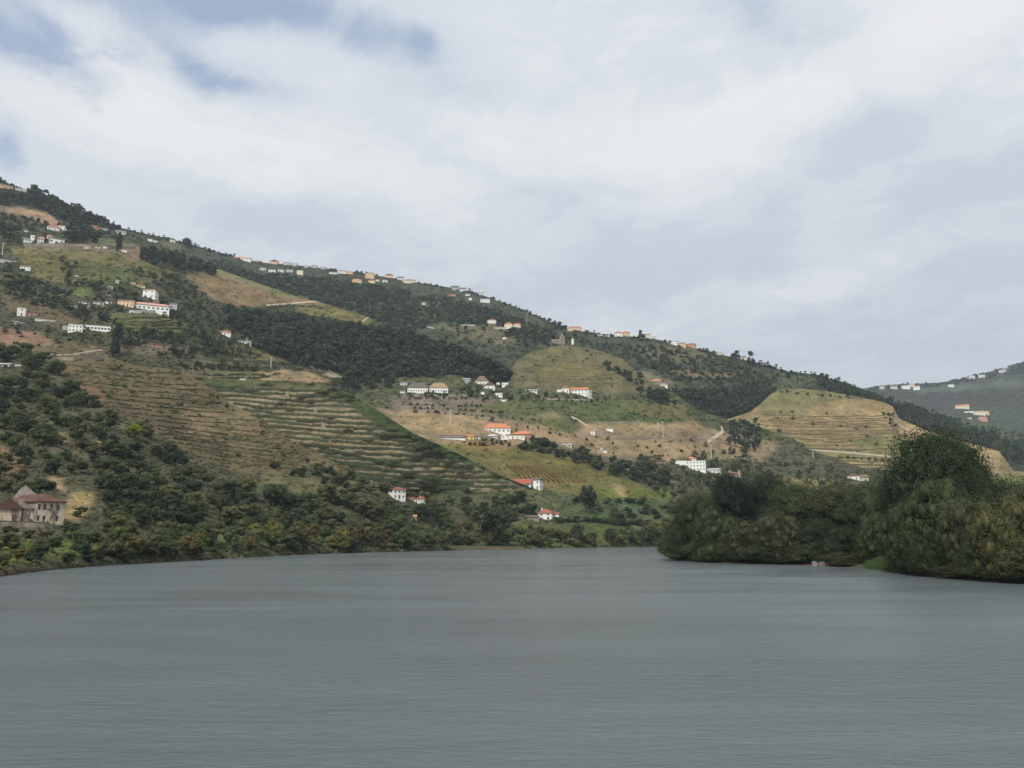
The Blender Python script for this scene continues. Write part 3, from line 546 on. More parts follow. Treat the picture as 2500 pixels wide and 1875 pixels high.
# ------------------------------------------------------------------ houses of the near left bank
def barn():
    P = LA.at(120, 1277); s = P[1] / F; LMK.append((90, 1240, 'the old two-storey farmhouse')); OCC.append((-20, 160, 1178, 1290))
    r = link('farmhouse', None, label='old two-storey farmhouse with streaked cream plaster and a rust-red tiled roof', category='house'); r.location = (P[0] - 6.9, P[1] + 5.1, P[2] + .1); r.rotation_euler.z = math.radians(54)
    W_, H_, D_ = 6.3, 4.6, 17.0; V, Fc = [], []
    xs = [-.40, -.20, .02, .26]                             # openings across the front, in widths
    bx(V, Fc, -W_ / 2, W_ / 2, -D_ / 2 + .35, D_ / 2, -3, H_)
    cuts = sorted([(a * W_, .62) for a in xs]); zs = ((0.35, 1.35), (2.85, 4.15))
    def wallfront(mat):
        V2, F2 = [], []; e = [-W_ / 2]
        for c, q in cuts: e += [c - q / 2, c + q / 2]
        e.append(W_ / 2)
        for i in range(0, len(e), 2): bx(V2, F2, e[i], e[i + 1], -D_ / 2, -D_ / 2 + .346, -3, H_ - .004)
        for i in range(1, len(e) - 1, 2):
            for z0, z1 in ((-3, .35), (1.55, 2.85), (4.15, H_ - .004)): bx(V2, F2, e[i] + .002, e[i + 1] - .002, -D_ / 2 + .003, -D_ / 2 + .343, z0, z1)
        return mesh('front_wall', V2, F2, None, (mat,))
    link('wall', mesh('wall', V, Fc, None, (WM['ruin'],)), r)
    link('front_wall', wallfront(WM['worn']), r, label='front wall of cream plaster streaked with dark damp stains')
    for k, (c, q) in enumerate(cuts):
        for z0, z1 in ((.35, 1.55), (2.85, 4.15)):
            g = link('window' if not (k == 1 and z0 < 1) else 'door', unit('window' if not (k == 1 and z0 < 1) else 'door'), r); g.location = (c, -D_ / 2 + .30, z0); g.scale = (q - .02, 1, z1 - z0)
            g2 = link('window_frame', unit('frame'), g); g2.scale = (.8, .8, .9); g2.location = (0, .03, .05)
    rf = link('roof', roof_mesh('hip', W_, D_, 1.9, .35, RM['rust']), r); rf.location = (0, 0, H_ + .006)
    V, Fc = [], []
    for k in range(13):
        x = -W_ / 2 + k * W_ / 12; V2, F2 = tube([(x, -D_ / 2 - .42, .16), (x, -D_ / 2 - .3, .26)], (.09, .09), 5); b = len(V); V += V2; Fc += [tuple(i + b for i in f) for f in F2]
    link('eave_tile', mesh('eave_tile', V, Fc, None, (RM['rust'],)), rf, kind='stuff')
    # lower wing
    r2 = link('farm_outbuilding', None, label='low cream outbuilding with a dark sagging roof left of the old farmhouse', category='outbuilding'); P2 = LA.at(48, 1272); r2.location = (P2[0] + .2, P2[1] + 5.0, P2[2] + .1); r2.rotation_euler.z = math.radians(34)
    V, Fc = [], []; bx(V, Fc, -3.1, 3.1, -3.4, 3.4, -3, 2.55); link('wall', mesh('wall', V, Fc, None, (WM['worn'],)), r2)
    q = link('roof', roof_mesh('shed', 6.2, 6.8, 2.4, .3, RM['greyb']), r2); q.location = (0, 0, 2.556)
    for a in (-1.1, 1.4):
        g = link('window', unit('window'), r2); g.location = (a, -3.4, 1.0); g.scale = (.3, 1, 1.1)
    c = link('chimney', unit('chimney'), r2); c.location = (1.2, -2.2, 3.2); c.scale = (.8, .8, .7)
    r3 = link('farm_shed', None, label='weathered shed with a steep red roof cut by the left edge of the photo', category='shed'); P3 = LA.at(0, 1272); r3.location = (P3[0] - .6, P3[1] + 4, P3[2]); r3.rotation_euler.z = math.radians(34)
    V, Fc = [], []; bx(V, Fc, -3, 2.2, -3, 3, -3, 2.7); link('wall', mesh('wall', V, Fc, None, (WM['worn'],)), r3)
    q = link('roof', roof_mesh('front', 5.4, 6.2, 2.2, .35, RM['rust']), r3); q.location = (-.4, 0, 2.706)
    g = link('door', unit('door'), r3); g.location = (.9, -3, 0); g.scale = (.9, 1, 1.5)
    # roofless masonry walls behind
    r4 = link('ruined_wall', None, label='ruined grey masonry gable behind the low cream outbuilding', category='ruin'); P4 = LA.at(28, 1235); r4.location = (P4[0] + 1, P4[1] + 4, P4[2])
    V = [(-3, -.3, -3), (3.4, -.3, -3), (3.4, -.3, 2.4), (1.6, -.3, 3.6), (-.4, -.3, 5.2), (-1.6, -.3, 4.2), (-3, -.3, 2.2)]; V += [(a, .3, c) for a, b2, c in V]
    Fc = [tuple(range(7)), tuple(range(13, 6, -1))] + [(i, i + 7, (i + 1) % 7 + 7, (i + 1) % 7) for i in range(7)]
    link('wall', mesh('wall', V, Fc, None, (WM['ruin'],)), r4)
    g = link('window', unit('window'), r4); g.location = (.6, -.31, 1.2); g.scale = (.7, 1, 1)
barn()
HS = [
 # L, x, y, w, h, roof, rh, roof colour, wall colour, floors, windows, yaw, label, landmark phrase, extra
 (LL, 8, 459, 30, 8, 'gable', 5, 'tan', 'peach', 1, 3, 8, 'peach house among pines on the skyline at the top left corner of the hill', 'the peach skyline house', {}),
 (LL, 45, 465, 26, 6, 'flat', 2, 'flat', 'pale', 1, 4, 0, 'pale flat-roofed house on the skyline just right of the peach house', None, {}),
 (LL, 124, 561, 28, 9, 'hip', 6, 'orange', 'white', 1, 4, 4, 'white villa with an orange roof above the white manor with two cypresses', 'the orange-roofed villa above the manor', {}),
 (LL, 149, 561, 19, 10, 'flat', 2, 'flat', 'white', 1, 2, 0, 'flat-roofed white wing right of the orange-roofed hillside villa', None, {}),
 (LL, 61, 566, 11, 4, 'shed', 1, 'flat', 'white', 0, 0, 0, 'tiny white hut above the left end of the white manor', None, {'cat': 'hut', 'name': 'hut'}),
 (LL, 62, 594, 15, 11, 'gable', 3, 'flat', 'white', 2, 2, 10, 'white stepped house at the left end of the manor terrace', None, {}),
 (LL, 76, 592, 11, 20, 'flat', 2, 'flat', 'white', 2, 1, 0, 'narrow tall white house left of the first cypress on the manor terrace', None, {}),
 (LL, 97, 594, 17, 13, 'hip', 6, 'pink', 'white', 2, 3, 4, 'white house with a pink roof between the two cypresses of the manor', 'the pink-roofed manor house', {}),
 (LL, 131, 594, 35, 13, 'hip', 3, 'flat', 'white', 1, 3, 0, 'broad white house with a wide dark opening right of the second cypress', 'the broad white manor house', {'ww': 2.2}),
 (LL, 118, 582, 13, 6, 'hip', 4, 'pink', 'white', 1, 1, 0, 'small pink roof rising behind the broad white manor house', None, {}),
 (LL, 228, 557, 17, 5, 'hip', 4, 'salmon', 'salmon', 1, 2, 10, 'salmon house hidden by dark trees right of the manor', 'the salmon house', {}),
 (LL, 247, 559, 22, 3, 'gable', 3, 'flat', 'grey', 0, 0, -4, 'long low grey shed beside the salmon house', None, {'cat': 'shed', 'name': 'shed'}),
 (LL, 290, 570, 24, 7, 'gable', 4, 'flat', 'pale', 1, 3, 6, 'pale house below the skyline above the pointed cypress', 'the pale house under the skyline', {}),
 (LL, 210, 607, 15, 6, 'flat', 1, 'flat', 'pale', 1, 2, 0, 'pale shed on the terrace wall, left one of the three', None, {'cat': 'shed', 'name': 'shed'}),
 (LL, 236, 606, 12, 5, 'shed', 2, 'tan', 'cream', 1, 1, 0, 'cream shed on the terrace wall, middle one of the three', None, {'cat': 'shed', 'name': 'shed'}),
 (LL, 254, 606, 10, 5, 'shed', 1, 'flat', 'white', 0, 0, 0, 'white shed on the terrace wall, right one of the three', None, {'cat': 'shed', 'name': 'shed'}),
 (LL, 299, 614, 15, 4, 'flat', 1, 'flat', 'white', 0, 0, 0, 'bright white shed at the foot of the pointed cypress', None, {'cat': 'shed', 'name': 'shed'}),
 (LR, 364, 592, 11, 10, 'shed', 2, 'flat', 'white', 1, 1, 0, 'white cubic house on the slope right of the pointed cypress', 'the white cubic hillside house', {}),
 (LR, 376, 592, 12, 5, 'flat', 1, 'flat', 'white', 1, 1, 0, 'low white annex stuck to the white cubic hillside house', None, {}),
 (LR, 419, 592, 13, 8, 'gable', 3, 'greyb', 'pale', 1, 1, 0, 'pale house alone below the skyline left of a round dark treetop', None, {}),
 (LL, 8, 641, 44, 7, 'flat', 2, 'flat', 'pale', 1, 8, -6, 'long pale greenhouse building at the left edge of the photo', 'the pale long building on the left edge', {'door': False}),
 (LL, 58, 659, 24, 10, 'gable', 4, 'tan', 'white', 2, 3, -20, 'white villa with a tan roof below the pale long building', 'the white villa with tan roof', {}),
 (LL, 184, 676, 10, 4, 'flat', 1, 'flat', 'pale', 0, 0, 0, 'tiny pale hut in the golden vineyard below the manor', None, {'cat': 'hut', 'name': 'hut'}),
 (LL, 304, 748, 38, 17, 'hip', 4, 'tan', 'peach', 2, 4, -18, 'big peach-yellow house at the left of the terraced hamlet', 'the big peach-yellow house', {'fr': False}),
 (LL, 340, 701, 20, 5, 'hip', 4, 'orange', 'cream', 1, 3, 0, 'cream cottage with an orange roof highest in the terraced hamlet', None, {}),
 (LL, 322, 693, 12, 4, 'flat', 1, 'flat', 'pale', 1, 2, 0, 'small pale cottage left of the highest orange-roofed cottage', None, {}),
 (LL, 362, 727, 31, 21, 'hip', 5, 'orange', 'white', 2, 2, -22, 'tall bright white house with orange roof in the middle of the hamlet', 'the tall white hamlet house', {'door': False}),
 (LL, 373, 741, 24, 9, 'gable', 3, 'tan', 'stone', 1, 2, -10, 'brown stone house squeezed under the tall white hamlet house', None, {}),
 (LL, 357, 757, 96, 14, 'hip', 8, 'pink', 'white', 1, 9, -3, 'long white manor with a row of dark arched windows and pink roof', 'the long white manor', {'ww': 1.5, 'door': False}),
 (LL, 410, 751, 30, 13, 'gable', 3, 'flat', 'pale', 2, 4, 8, 'grey-white building with balconies at the right end of the long manor', None, {}),
 (LL, 202, 741, 33, 5, 'gable', 4, 'rust', 'white', 1, 4, 4, 'low white shed with dark red roof left of the hamlet', 'the low white shed with dark red roof', {}),
 (LL, 236, 743, 24, 7, 'shed', 2, 'flat', 'pale', 1, 2, 0, 'pale grey shed between the dark red shed roof and the hamlet trees', None, {'cat': 'shed', 'name': 'shed'}),
 (LL, 263, 724, 14, 4, 'gable', 3, 'brown', 'white', 1, 2, 0, 'small white cottage with brown roof above the peach-yellow house', None, {}),
 (LL, 266, 705, 12, 7, 'flat', 1, 'flat', 'grey', 1, 1, 0, 'grey cube hut highest at the left of the hamlet', None, {'cat': 'hut', 'name': 'hut'}),
 (LL, 283, 691, 9, 8, 'flat', 1, 'flat', 'grey', 0, 0, 0, 'narrow grey hut on the slope above the hamlet', None, {'cat': 'hut', 'name': 'hut'}),
 (LL, 257, 742, 8, 6, 'flat', 1, 'flat', 'white', 0, 0, 0, 'tiny white hut left of the peach-yellow house', None, {'cat': 'hut', 'name': 'hut'}),
 (LL, 270, 741, 8, 4, 'shed', 1, 'tan', 'pale', 0, 0, 0, 'tiny pale hut touching the trees beside the peach-yellow house', None, {'cat': 'hut', 'name': 'hut'}),
 (LL, 47, 771, 18, 21, 'flat', 1, 'flat', 'white', 2, 1, 6, 'white tower-like house on the brown slope at left', 'the white tower-like house', {}),
 (LL, 71, 772, 28, 12, 'shed', 6, 'brown', 'brick', 2, 3, 0, 'brick house with balcony joined to the white tower-like house', None, {}),
 (LL, 103, 784, 46, 4, 'flat', 1, 'flat', 'pale', 0, 0, -6, 'low pale garage block right of the brick house', None, {'cat': 'garage', 'name': 'garage'}),
 (LL, 46, 791, 40, 3, 'shed', 8, 'flat', 'grey', 0, 0, 14, 'grey lean-to roof under the white tower-like house', None, {'cat': 'shed', 'name': 'shed'}),
 (LL, 178, 811, 32, 20, 'flat', 1, 'flat', 'white', 2, 4, -8, 'white two-storey block at the left end of the long lodge', 'the white two-storey block', {}),
 (LL, 227, 807, 68, 13, 'flat', 1, 'flat', 'white', 1, 9, -9, 'long white lodge with a row of windows near the lone big cypress', 'the long white lodge', {'door': False, 'ww': 1.4}),
 (LL, 156, 805, 14, 10, 'flat', 1, 'flat', 'grey', 0, 0, 0, 'grey shed at the far left of the long white lodge', None, {'cat': 'shed', 'name': 'shed'}),
 (LL, 547, 818, 26, 8, 'hip', 5, 'orange', 'white', 1, 3, -8, 'white cottage with orange roof alone left of the dark wood', 'the orange-roofed cottage by the wood', {}),
 (LL, 592, 838, 36, 7, 'gable', 3, 'flat', 'pale', 1, 5, -8, 'long pale cottage just right of the orange-roofed one by the wood', None, {}),
 (LL, 372, 846, 36, 7, 'shed', 3, 'brick' if False else 'tan', 'brick', 1, 3, 0, 'low ruined brick house on the slope right of the lone big cypress', 'the ruined brick house', {}),
 (LA, 6, 896, 26, 7, 'gable', 4, 'flat', 'white', 1, 2, -20, 'white cottage half hidden by trees at the left edge', 'the white cottage at the left edge', {}),
 (LA, 38, 894, 14, 4, 'flat', 1, 'flat', 'white', 0, 0, 0, 'small flat white shed right of the cottage at the left edge', None, {'cat': 'shed', 'name': 'shed'}),
 # ridge villages
 (LR, 590, 635, 42, 6, 'gable', 5, 'pink', 'white', 1, 7, -6, 'long white house with pink roof at the left start of the ridge village', 'the long pink-roofed ridge house', {}),
 (LR, 628, 640, 9, 4, 'shed', 1, 'flat', 'white', 0, 0, 0, 'tiny white hut right of the long pink-roofed ridge house', None, {'cat': 'hut', 'name': 'hut'}),
 (LR, 668, 645, 24, 7, 'front', 6, 'brown', 'peach', 1, 3, 0, 'peach ridge house with a steep brown gabled roof', 'the brown-gabled ridge house', {}),
 (LR, 700, 647, 20, 7, 'gable', 3, 'flat', 'pale', 1, 3, 0, 'pale ridge house on the skyline left of the antenna', None, {}),
 (LR, 720, 649, 14, 6, 'gable', 3, 'flat', 'pale', 1, 2, 0, 'small pale skyline house right of the antenna', None, {}),
 (LR, 640, 660, 15, 7, 'gable', 3, 'greyb', 'pale', 1, 2, 0, 'pale grey-roofed house leftmost in the lower row of the ridge village', None, {}),
 (LR, 662, 665, 17, 7, 'flat', 1, 'flat', 'white', 1, 2, 0, 'bright white flat house second from left in the lower village row', None, {}),
 (LR, 684, 664, 15, 6, 'gable', 2, 'flat', 'white', 1, 2, 0, 'white house third from left in the lower village row', None, {}),
 (LR, 705, 665, 16, 6, 'gable', 3, 'flat', 'pale', 1, 2, 0, 'pale house left of the cream block in the lower village row', None, {}),
 (LR, 731, 671, 15, 12, 'flat', 1, 'flat', 'cream', 2, 2, -12, 'cream square block at the right end of the lower village row', 'the cream square block', {}),
 (LR, 747, 653, 10, 5, 'gable', 2, 'flat', 'pale', 0, 0, 0, 'tiny pale house on the skyline above the cream square block', None, {}),
 (LR, 766, 654, 16, 5, 'gable', 3, 'brown', 'pale', 1, 2, 0, 'pale brown-roofed skyline house right of the cream square block', None, {}),
 (LR, 788, 657, 14, 5, 'gable', 3, 'flat', 'pale', 1, 2, 0, 'pale skyline house in the gap between the two village clusters', None, {}),
 (LR, 812, 669, 22, 5, 'gable', 2, 'flat', 'white', 1, 4, 0, 'white low house at the left of the second village cluster', None, {}),
 (LR, 833, 668, 22, 7, 'hip', 4, 'orange', 'white', 1, 4, 0, 'white house with orange roof in the second village cluster', 'the orange-roofed ridge village house', {}),
 (LR, 852, 669, 16, 6, 'hip', 4, 'pink', 'peach', 1, 2, 0, 'peach house with pink roof left of the tall peach block', None, {}),
 (LR, 901, 680, 22, 15, 'hip', 3, 'tan', 'peach', 3, 3, 6, 'tall peach block standing out in the middle of the ridge village', 'the tall peach block', {}),
 (LR, 870, 690, 24, 7, 'hip', 5, 'salmon', 'peach', 1, 3, 0, 'salmon-roofed house below left of the tall peach block', None, {}),
 (LR, 906, 691, 17, 6, 'hip', 4, 'orange', 'cream', 1, 2, 0, 'cream orange-roofed house just under the tall peach block', None, {}),
 (LR, 921, 687, 10, 5, 'shed', 2, 'tan', 'cream', 0, 0, 0, 'tiny cream house at the right foot of the tall peach block', None, {}),
 (LR, 939, 690, 13, 6, 'gable', 2, 'flat', 'white', 1, 1, 0, 'white house between the tall peach block and the cream long house', None, {}),
 (LR, 949, 678, 20, 7, 'hip', 5, 'rust', 'peach', 1, 2, 0, 'peach skyline house with a dark red roof right of the tall block', None, {}),
 (LR, 977, 684, 16, 7, 'gable', 4, 'greyb', 'pale', 1, 2, 0, 'pale skyline house with dark roof left of the cream long house', None, {}),
 (LR, 999, 692, 31, 8, 'hip', 5, 'tan', 'cream', 1, 6, 0, 'cream long house with tan roof closing the ridge village at right', 'the cream long ridge house', {}),
 (LR, 1034, 744, 8, 4, 'gable', 2, 'flat', 'white', 0, 0, 0, 'tiny white house alone in the green slope under the village', None, {}),
 (LR, 1110, 709, 20, 9, 'gable', 5, 'greyb', 'grey', 2, 3, 0, 'grey house with dark gable on the skyline right of the village', 'the grey gabled skyline house', {}),
 (LR, 1130, 711, 16, 7, 'gable', 4, 'greyb', 'pale', 1, 2, 0, 'pale house touching the grey gabled skyline house', None, {}),
 (LR, 1176, 716, 13, 7, 'gable', 4, 'flat', 'pale', 1, 1, 0, 'pale skyline house above the three white cottages', None, {}),
 (LR, 1103, 723, 19, 4, 'hip', 3, 'salmon', 'salmon', 1, 2, 0, 'salmon cottage below the grey gabled skyline house', None, {}),
 (LR, 1142, 722, 12, 4, 'gable', 2, 'flat', 'white', 0, 0, 0, 'small white cottage right of the salmon cottage', None, {}),
 (LR, 1148, 733, 8, 6, 'flat', 1, 'flat', 'white', 0, 0, 0, 'tiny white hut in dark trees below the small white cottage', None, {'cat': 'hut', 'name': 'hut'}),
 (LR, 1184, 739, 24, 8, 'gable', 4, 'flat', 'white', 1, 3, 0, 'white broken-fronted house on the right flank of the village slope', 'the white house on the right flank', {}),
 (LR, 1200, 790, 22, 9, 'hip', 4, 'orange', 'white', 1, 3, 4, 'white house with vivid orange roof above the round meadow', 'the vivid orange-roofed house', {}),
 (LR, 1242, 803, 19, 13, 'hip', 5, 'orange', 'cream', 2, 2, -10, 'tall cream house with orange roof right of the round meadow', 'the tall cream house', {}),
 (LR, 1262, 799, 18, 8, 'hip', 4, 'orange', 'cream', 1, 2, 0, 'lower cream annex with orange roof right of the tall cream house', None, {}),
 (LR, 1220, 804, 26, 5, 'flat', 1, 'flat', 'grey', 0, 0, 0, 'grey retaining block left of the tall cream house', None, {'cat': 'shed', 'name': 'shed'}),
 (LR, 1231, 828, 10, 5, 'shed', 1, 'flat', 'white', 0, 0, 0, 'tiny white hut below the tall cream house', None, {'cat': 'hut', 'name': 'hut'}),
 (LR, 1403, 806, 34, 7, 'hip', 5, 'salmon', 'peach', 1, 5, -6, 'peach house with salmon roof on the skyline behind the chapel', 'the salmon-roofed skyline house', {}),
 (LR, 1466, 821, 13, 4, 'gable', 2, 'flat', 'pale', 0, 0, 0, 'small pale shed on the skyline right of two pointed trees', None, {'cat': 'shed', 'name': 'shed'}),
 (LR, 1483, 822, 13, 3, 'flat', 1, 'flat', 'pale', 0, 0, 0, 'low pale wall-like shed left of the twin peach skyline houses', None, {'cat': 'shed', 'name': 'shed'}),
 (LR, 1510, 822, 17, 10, 'hip', 6, 'orange', 'white', 2, 2, 0, 'white half of the twin orange-roofed skyline houses', None, {}),
 (LR, 1529, 822, 21, 10, 'hip', 6, 'orange', 'peach', 2, 3, 0, 'peach half of the twin orange-roofed skyline houses', 'the twin orange-roofed skyline houses', {}),
 (LR, 1579, 826, 17, 9, 'gable', 4, 'tan', 'cream', 1, 2, -6, 'cream skyline house right of a round dark tree', None, {}),
 (LR, 1597, 826, 14, 6, 'flat', 1, 'flat', 'pale', 1, 1, 0, 'pale low house next to the cream skyline house', None, {}),
 (LR, 1645, 842, 23, 9, 'gable', 3, 'flat', 'white', 1, 3, -8, 'white house at the left of the row of three skyline houses', None, {}),
 (LR, 1667, 847, 19, 9, 'hip', 4, 'tan', 'peach', 2, 2, -8, 'peach house in the middle of the row of three skyline houses', 'the row of three skyline houses', {}),
 (LR, 1689, 848, 23, 8, 'hip', 4, 'red', 'salmon', 1, 3, -8, 'salmon-red house at the right of the row of three skyline houses', None, {}),
 (LR, 1756, 868, 19, 7, 'hip', 5, 'pink', 'pale', 1, 2, 0, 'pale house with pink roof low on the skyline left of dark treetops', 'the pale pink-roofed skyline house', {}),
 (LR, 1817, 868, 13, 7, 'hip', 4, 'red', 'pale', 1, 1, 0, 'small red-roofed house squeezed between dark skyline trees', None, {}),
 (LR, 1604, 938, 30, 8, 'hip', 6, 'salmon', 'stone', 1, 4, 0, 'stone farmhouse with salmon roof above the dark gully wood', 'the stone farmhouse above the gully wood', {}),
 (LR, 1622, 946, 18, 6, 'front', 5, 'flat', 'white', 1, 1, 0, 'white gabled cottage below right of the stone farmhouse', None, {}),
 # valley
 (LV, 1018, 960, 50, 14, 'hip', 15, 'greyb', 'white', 1, 8, 0, 'left half of the big white manor with weathered brown hip roof', None, {'door': False, 'd': 24}),
 (LV, 1070, 960, 46, 14, 'hip', 14, 'tan', 'white', 1, 7, 0, 'right half of the big white manor with tan pyramid roof', 'the big white twin manor', {'door': False, 'd': 24}),
 (LV, 982, 960, 12, 4, 'flat', 1, 'flat', 'white', 0, 0, 0, 'tiny white hut at the left foot of the big white manor', None, {'cat': 'hut', 'name': 'hut'}),
 (LV, 985, 941, 18, 8, 'shed', 3, 'flat', 'pale', 1, 2, -10, 'pale shed behind the left corner of the big white manor', None, {'cat': 'shed', 'name': 'shed', 'up': 0}),
 (LV, 1176, 940, 33, 10, 'hip', 15, 'brown', 'white', 1, 4, 0, 'white house with tall brown pyramid roof topmost in the valley hamlet', 'the brown pyramid-roofed house', {'d': 24}),
 (LV, 1196, 952, 26, 12, 'hip', 8, 'rust', 'white', 2, 3, -10, 'white house with dark red roof stepped below the pyramid-roofed one', None, {}),
 (LV, 1138, 936, 18, 11, 'gable', 3, 'flat', 'grey', 1, 2, 6, 'grey-white house at the left end of the valley hamlet', None, {}),
 (LV, 1216, 942, 8, 8, 'flat', 1, 'flat', 'white', 0, 0, 0, 'narrow white hut left of the bright white flat house', None, {'cat': 'hut', 'name': 'hut'}),
 (LV, 1235, 943, 20, 9, 'flat', 1, 'flat', 'white', 1, 3, 0, 'bright white flat-roofed house at the right of the valley hamlet', 'the bright white flat house', {}),
 (LV, 1215, 968, 23, 9, 'flat', 2, 'tan', 'white', 1, 3, 0, 'white box house standing above the long white wall', 'the white box house', {}),
 (LV, 1228, 981, 66, 5, 'flat', 1, 'flat', 'white', 0, 0, -4, 'long low white garage wall under the white box house', None, {'cat': 'garage', 'name': 'garage', 'd': 12}),
 (LV, 1178, 963, 9, 6, 'flat', 1, 'flat', 'white', 0, 0, 0, 'tiny bright white hut among trees left of the white box house', None, {'cat': 'hut', 'name': 'hut'}),
 (LV, 1298, 958, 31, 6, 'gable', 3, 'flat', 'pale', 1, 3, -4, 'long lilac-grey shed between the hamlet and the gabled white farm', 'the lilac-grey shed', {'cat': 'shed', 'name': 'shed'}),
 (LV, 1381, 958, 19, 10, 'front', 8, 'tan', 'white', 1, 2, 0, 'white chapel-like gable of the farm under the olive vine knoll', 'the white gabled farm', {}),
 (LV, 1366, 957, 12, 6, 'flat', 1, 'flat', 'white', 0, 0, 0, 'low white lean-to left of the white farm gable', None, {'cat': 'shed', 'name': 'shed'}),
 (LV, 1416, 964, 42, 13, 'gable', 7, 'orange', 'white', 2, 5, -4, 'long white farmhouse with rusty orange roof right of the white gable', 'the long white farmhouse', {}),
 (LV, 1437, 972, 16, 20, 'flat', 1, 'flat', 'pale', 2, 1, -40, 'tall pale end block of the long white farmhouse', None, {}),
 (LV, 1213, 1057, 66, 12, 'hip', 13, 'orange', 'white', 1, 6, 0, 'broad white house with a bright orange pyramid roof in the tan field', 'the bright orange-roofed house', {'door': False, 'ww': 1.3, 'chim': 1}),
 (LV, 1276, 1064, 46, 4, 'hip', 9, 'orange', 'brick', 0, 0, -5, 'long low bright orange roof right of the broad orange-roofed house', None, {}),
 (LV, 1252, 1072, 58, 8, 'flat', 1, 'flat', 'white', 1, 5, 0, 'low white terrace building in front of the long orange roof', None, {}),
 (LV, 1106, 1073, 58, 9, 'gable', 4, 'brown', 'white', 1, 9, 0, 'long colonnaded building with white pillars left of the orange-roofed house', 'the white colonnaded building', {'door': False, 'ww': 1.7}),
 (LV, 1146, 1073, 22, 9, 'gable', 4, 'orange', 'yellow', 1, 2, 0, 'egg-yellow house at the right end of the colonnaded building', 'the egg-yellow house', {}),
 (LV, 1165, 1072, 16, 6, 'gable', 3, 'brown', 'pale', 1, 1, 0, 'grey-white cottage right of the egg-yellow house', None, {}),
 (LV, 1202, 1068, 26, 3, 'hip', 6, 'flat', 'pale', 0, 0, 0, 'pale grey tent-roofed pavilion below the orange-roofed house', None, {'cat': 'pavilion', 'name': 'pavilion'}),
 (LV, 1489, 1054, 17, 7, 'flat', 1, 'flat', 'white', 0, 0, 0, 'bright white box shed alone in the tan terraces', 'the bright white box shed', {'cat': 'shed', 'name': 'shed'}),
 (LV, 1448, 1062, 10, 8, 'flat', 1, 'flat', 'white', 1, 1, 0, 'small white shed at the left end of the grey stone block', None, {'cat': 'shed', 'name': 'shed'}),
 (LV, 1465, 1062, 22, 11, 'none', 1, 'flat', 'stone', 0, 0, 0, 'grey stone block between the two small white sheds', None, {'cat': 'ruin', 'name': 'stone_ruin'}),
 (LV, 1386, 1091, 22, 5, 'gable', 3, 'flat', 'pale', 1, 2, -4, 'pale cottage nearly buried in trees under the tan field', 'the pale half-buried cottage', {}),
 (LV, 1465, 1097, 16, 4, 'gable', 4, 'tan', 'pale', 1, 1, -10, 'small tan-roofed hut right of the half-buried pale cottage', None, {'cat': 'hut', 'name': 'hut'}),
 (LV, 1476, 1105, 12, 4, 'flat', 1, 'flat', 'white', 0, 0, 0, 'tiny white hut below the small tan-roofed hut', None, {'cat': 'hut', 'name': 'hut'}),
 (LV, 1614, 1133, 22, 7, 'gable', 4, 'rust', 'stone', 1, 2, 6, 'ruined stone cottage with dark red roof left of the big white winery', 'the ruined stone cottage', {}),
 (LV, 1663, 1137, 27, 12, 'flat', 1, 'flat', 'white', 2, 0, 6, 'plain white left block of the big white winery', None, {}),
 (LV, 1703, 1150, 46, 25, 'flat', 1, 'flat', 'white', 3, 6, -3, 'three-storey white winery front with a row of arches', 'the big white winery', {'door': False, 'd': 24}),
 (LV, 1690, 1124, 24, 4, 'hip', 5, 'orange', 'white', 0, 0, 0, 'orange-roofed top floor behind the big white winery front', None, {'up': 0, 'd': 20}),
 (LV, 1745, 1156, 34, 9, 'gable', 4, 'flat', 'white', 1, 4, -14, 'long low white cellar right of the big white winery', 'the low white cellar', {}),
 (LV, 1795, 1166, 26, 9, 'gable', 9, 'salmon', 'white', 1, 2, 24, 'white cottage with a steep salmon-red roof right of the white cellar', 'the steep salmon-red roof', {}),
 (LV, 2090, 1171, 28, 8, 'front', 8, 'brown', 'white', 1, 2, -10, 'white gabled house alone at the foot of the golden hill', 'the lone white gabled house', {}),
 (LV, 2112, 1174, 22, 8, 'gable', 7, 'brown', 'cream', 1, 2, -6, 'cream annex with brown roof right of the lone white gabled house', None, {}),
 (LV, 1273, 1191, 46, 9, 'gable', 13, 'red', 'white', 1, 2, 0, 'long white house with a red roof below the striped golden vineyard', 'the long red-roofed house', {'ww': 3.4, 'door': False, 'd': 30}),
 (LV, 1311, 1195, 24, 23, 'gable', 5, 'greyb', 'white', 2, 2, -20, 'tall white end block with balconies of the long red-roofed house', None, {'d': 26}),
 (LV, 1218, 1185, 28, 5, 'gable', 4, 'salmon', 'pale', 1, 3, 0, 'low shed with faded salmon roof left of the long red-roofed house', None, {'cat': 'shed', 'name': 'shed'}),
 (LV, 1248, 1190, 10, 6, 'flat', 1, 'flat', 'pale', 0, 0, 0, 'tiny grey-white hut at the left foot of the long red-roofed house', None, {'cat': 'hut', 'name': 'hut'}),
 (LA, 962, 1218, 36, 23, 'hip', 6, 'red', 'white', 2, 3, 34, 'white two-storey house with red hip roof and balconies above the riverside trees', 'the white two-storey riverside house', {'d': 36}),
 (LA, 1018, 1231, 33, 13, 'hip', 8, 'red', 'white', 1, 5, -14, 'smaller white house with red hip roof right of the two-storey one', 'the smaller red-roofed house', {'d': 22}),
 (LA, 1012, 1270, 8, 8, 'gable', 4, 'salmon', 'brick', 0, 0, 0, 'slim ruined brick hut among the riverside trees', 'the slim brick hut', {'cat': 'hut', 'name': 'hut'}),
 (LV, 1334, 1269, 33, 16, 'hip', 10, 'red', 'white', 2, 2, -12, 'white cottage with bright red roof and white chimney near the river', 'the bright red-roofed cottage', {'fr': True, 'chim': -1, 'd': 30, 'ww': 1.3}),
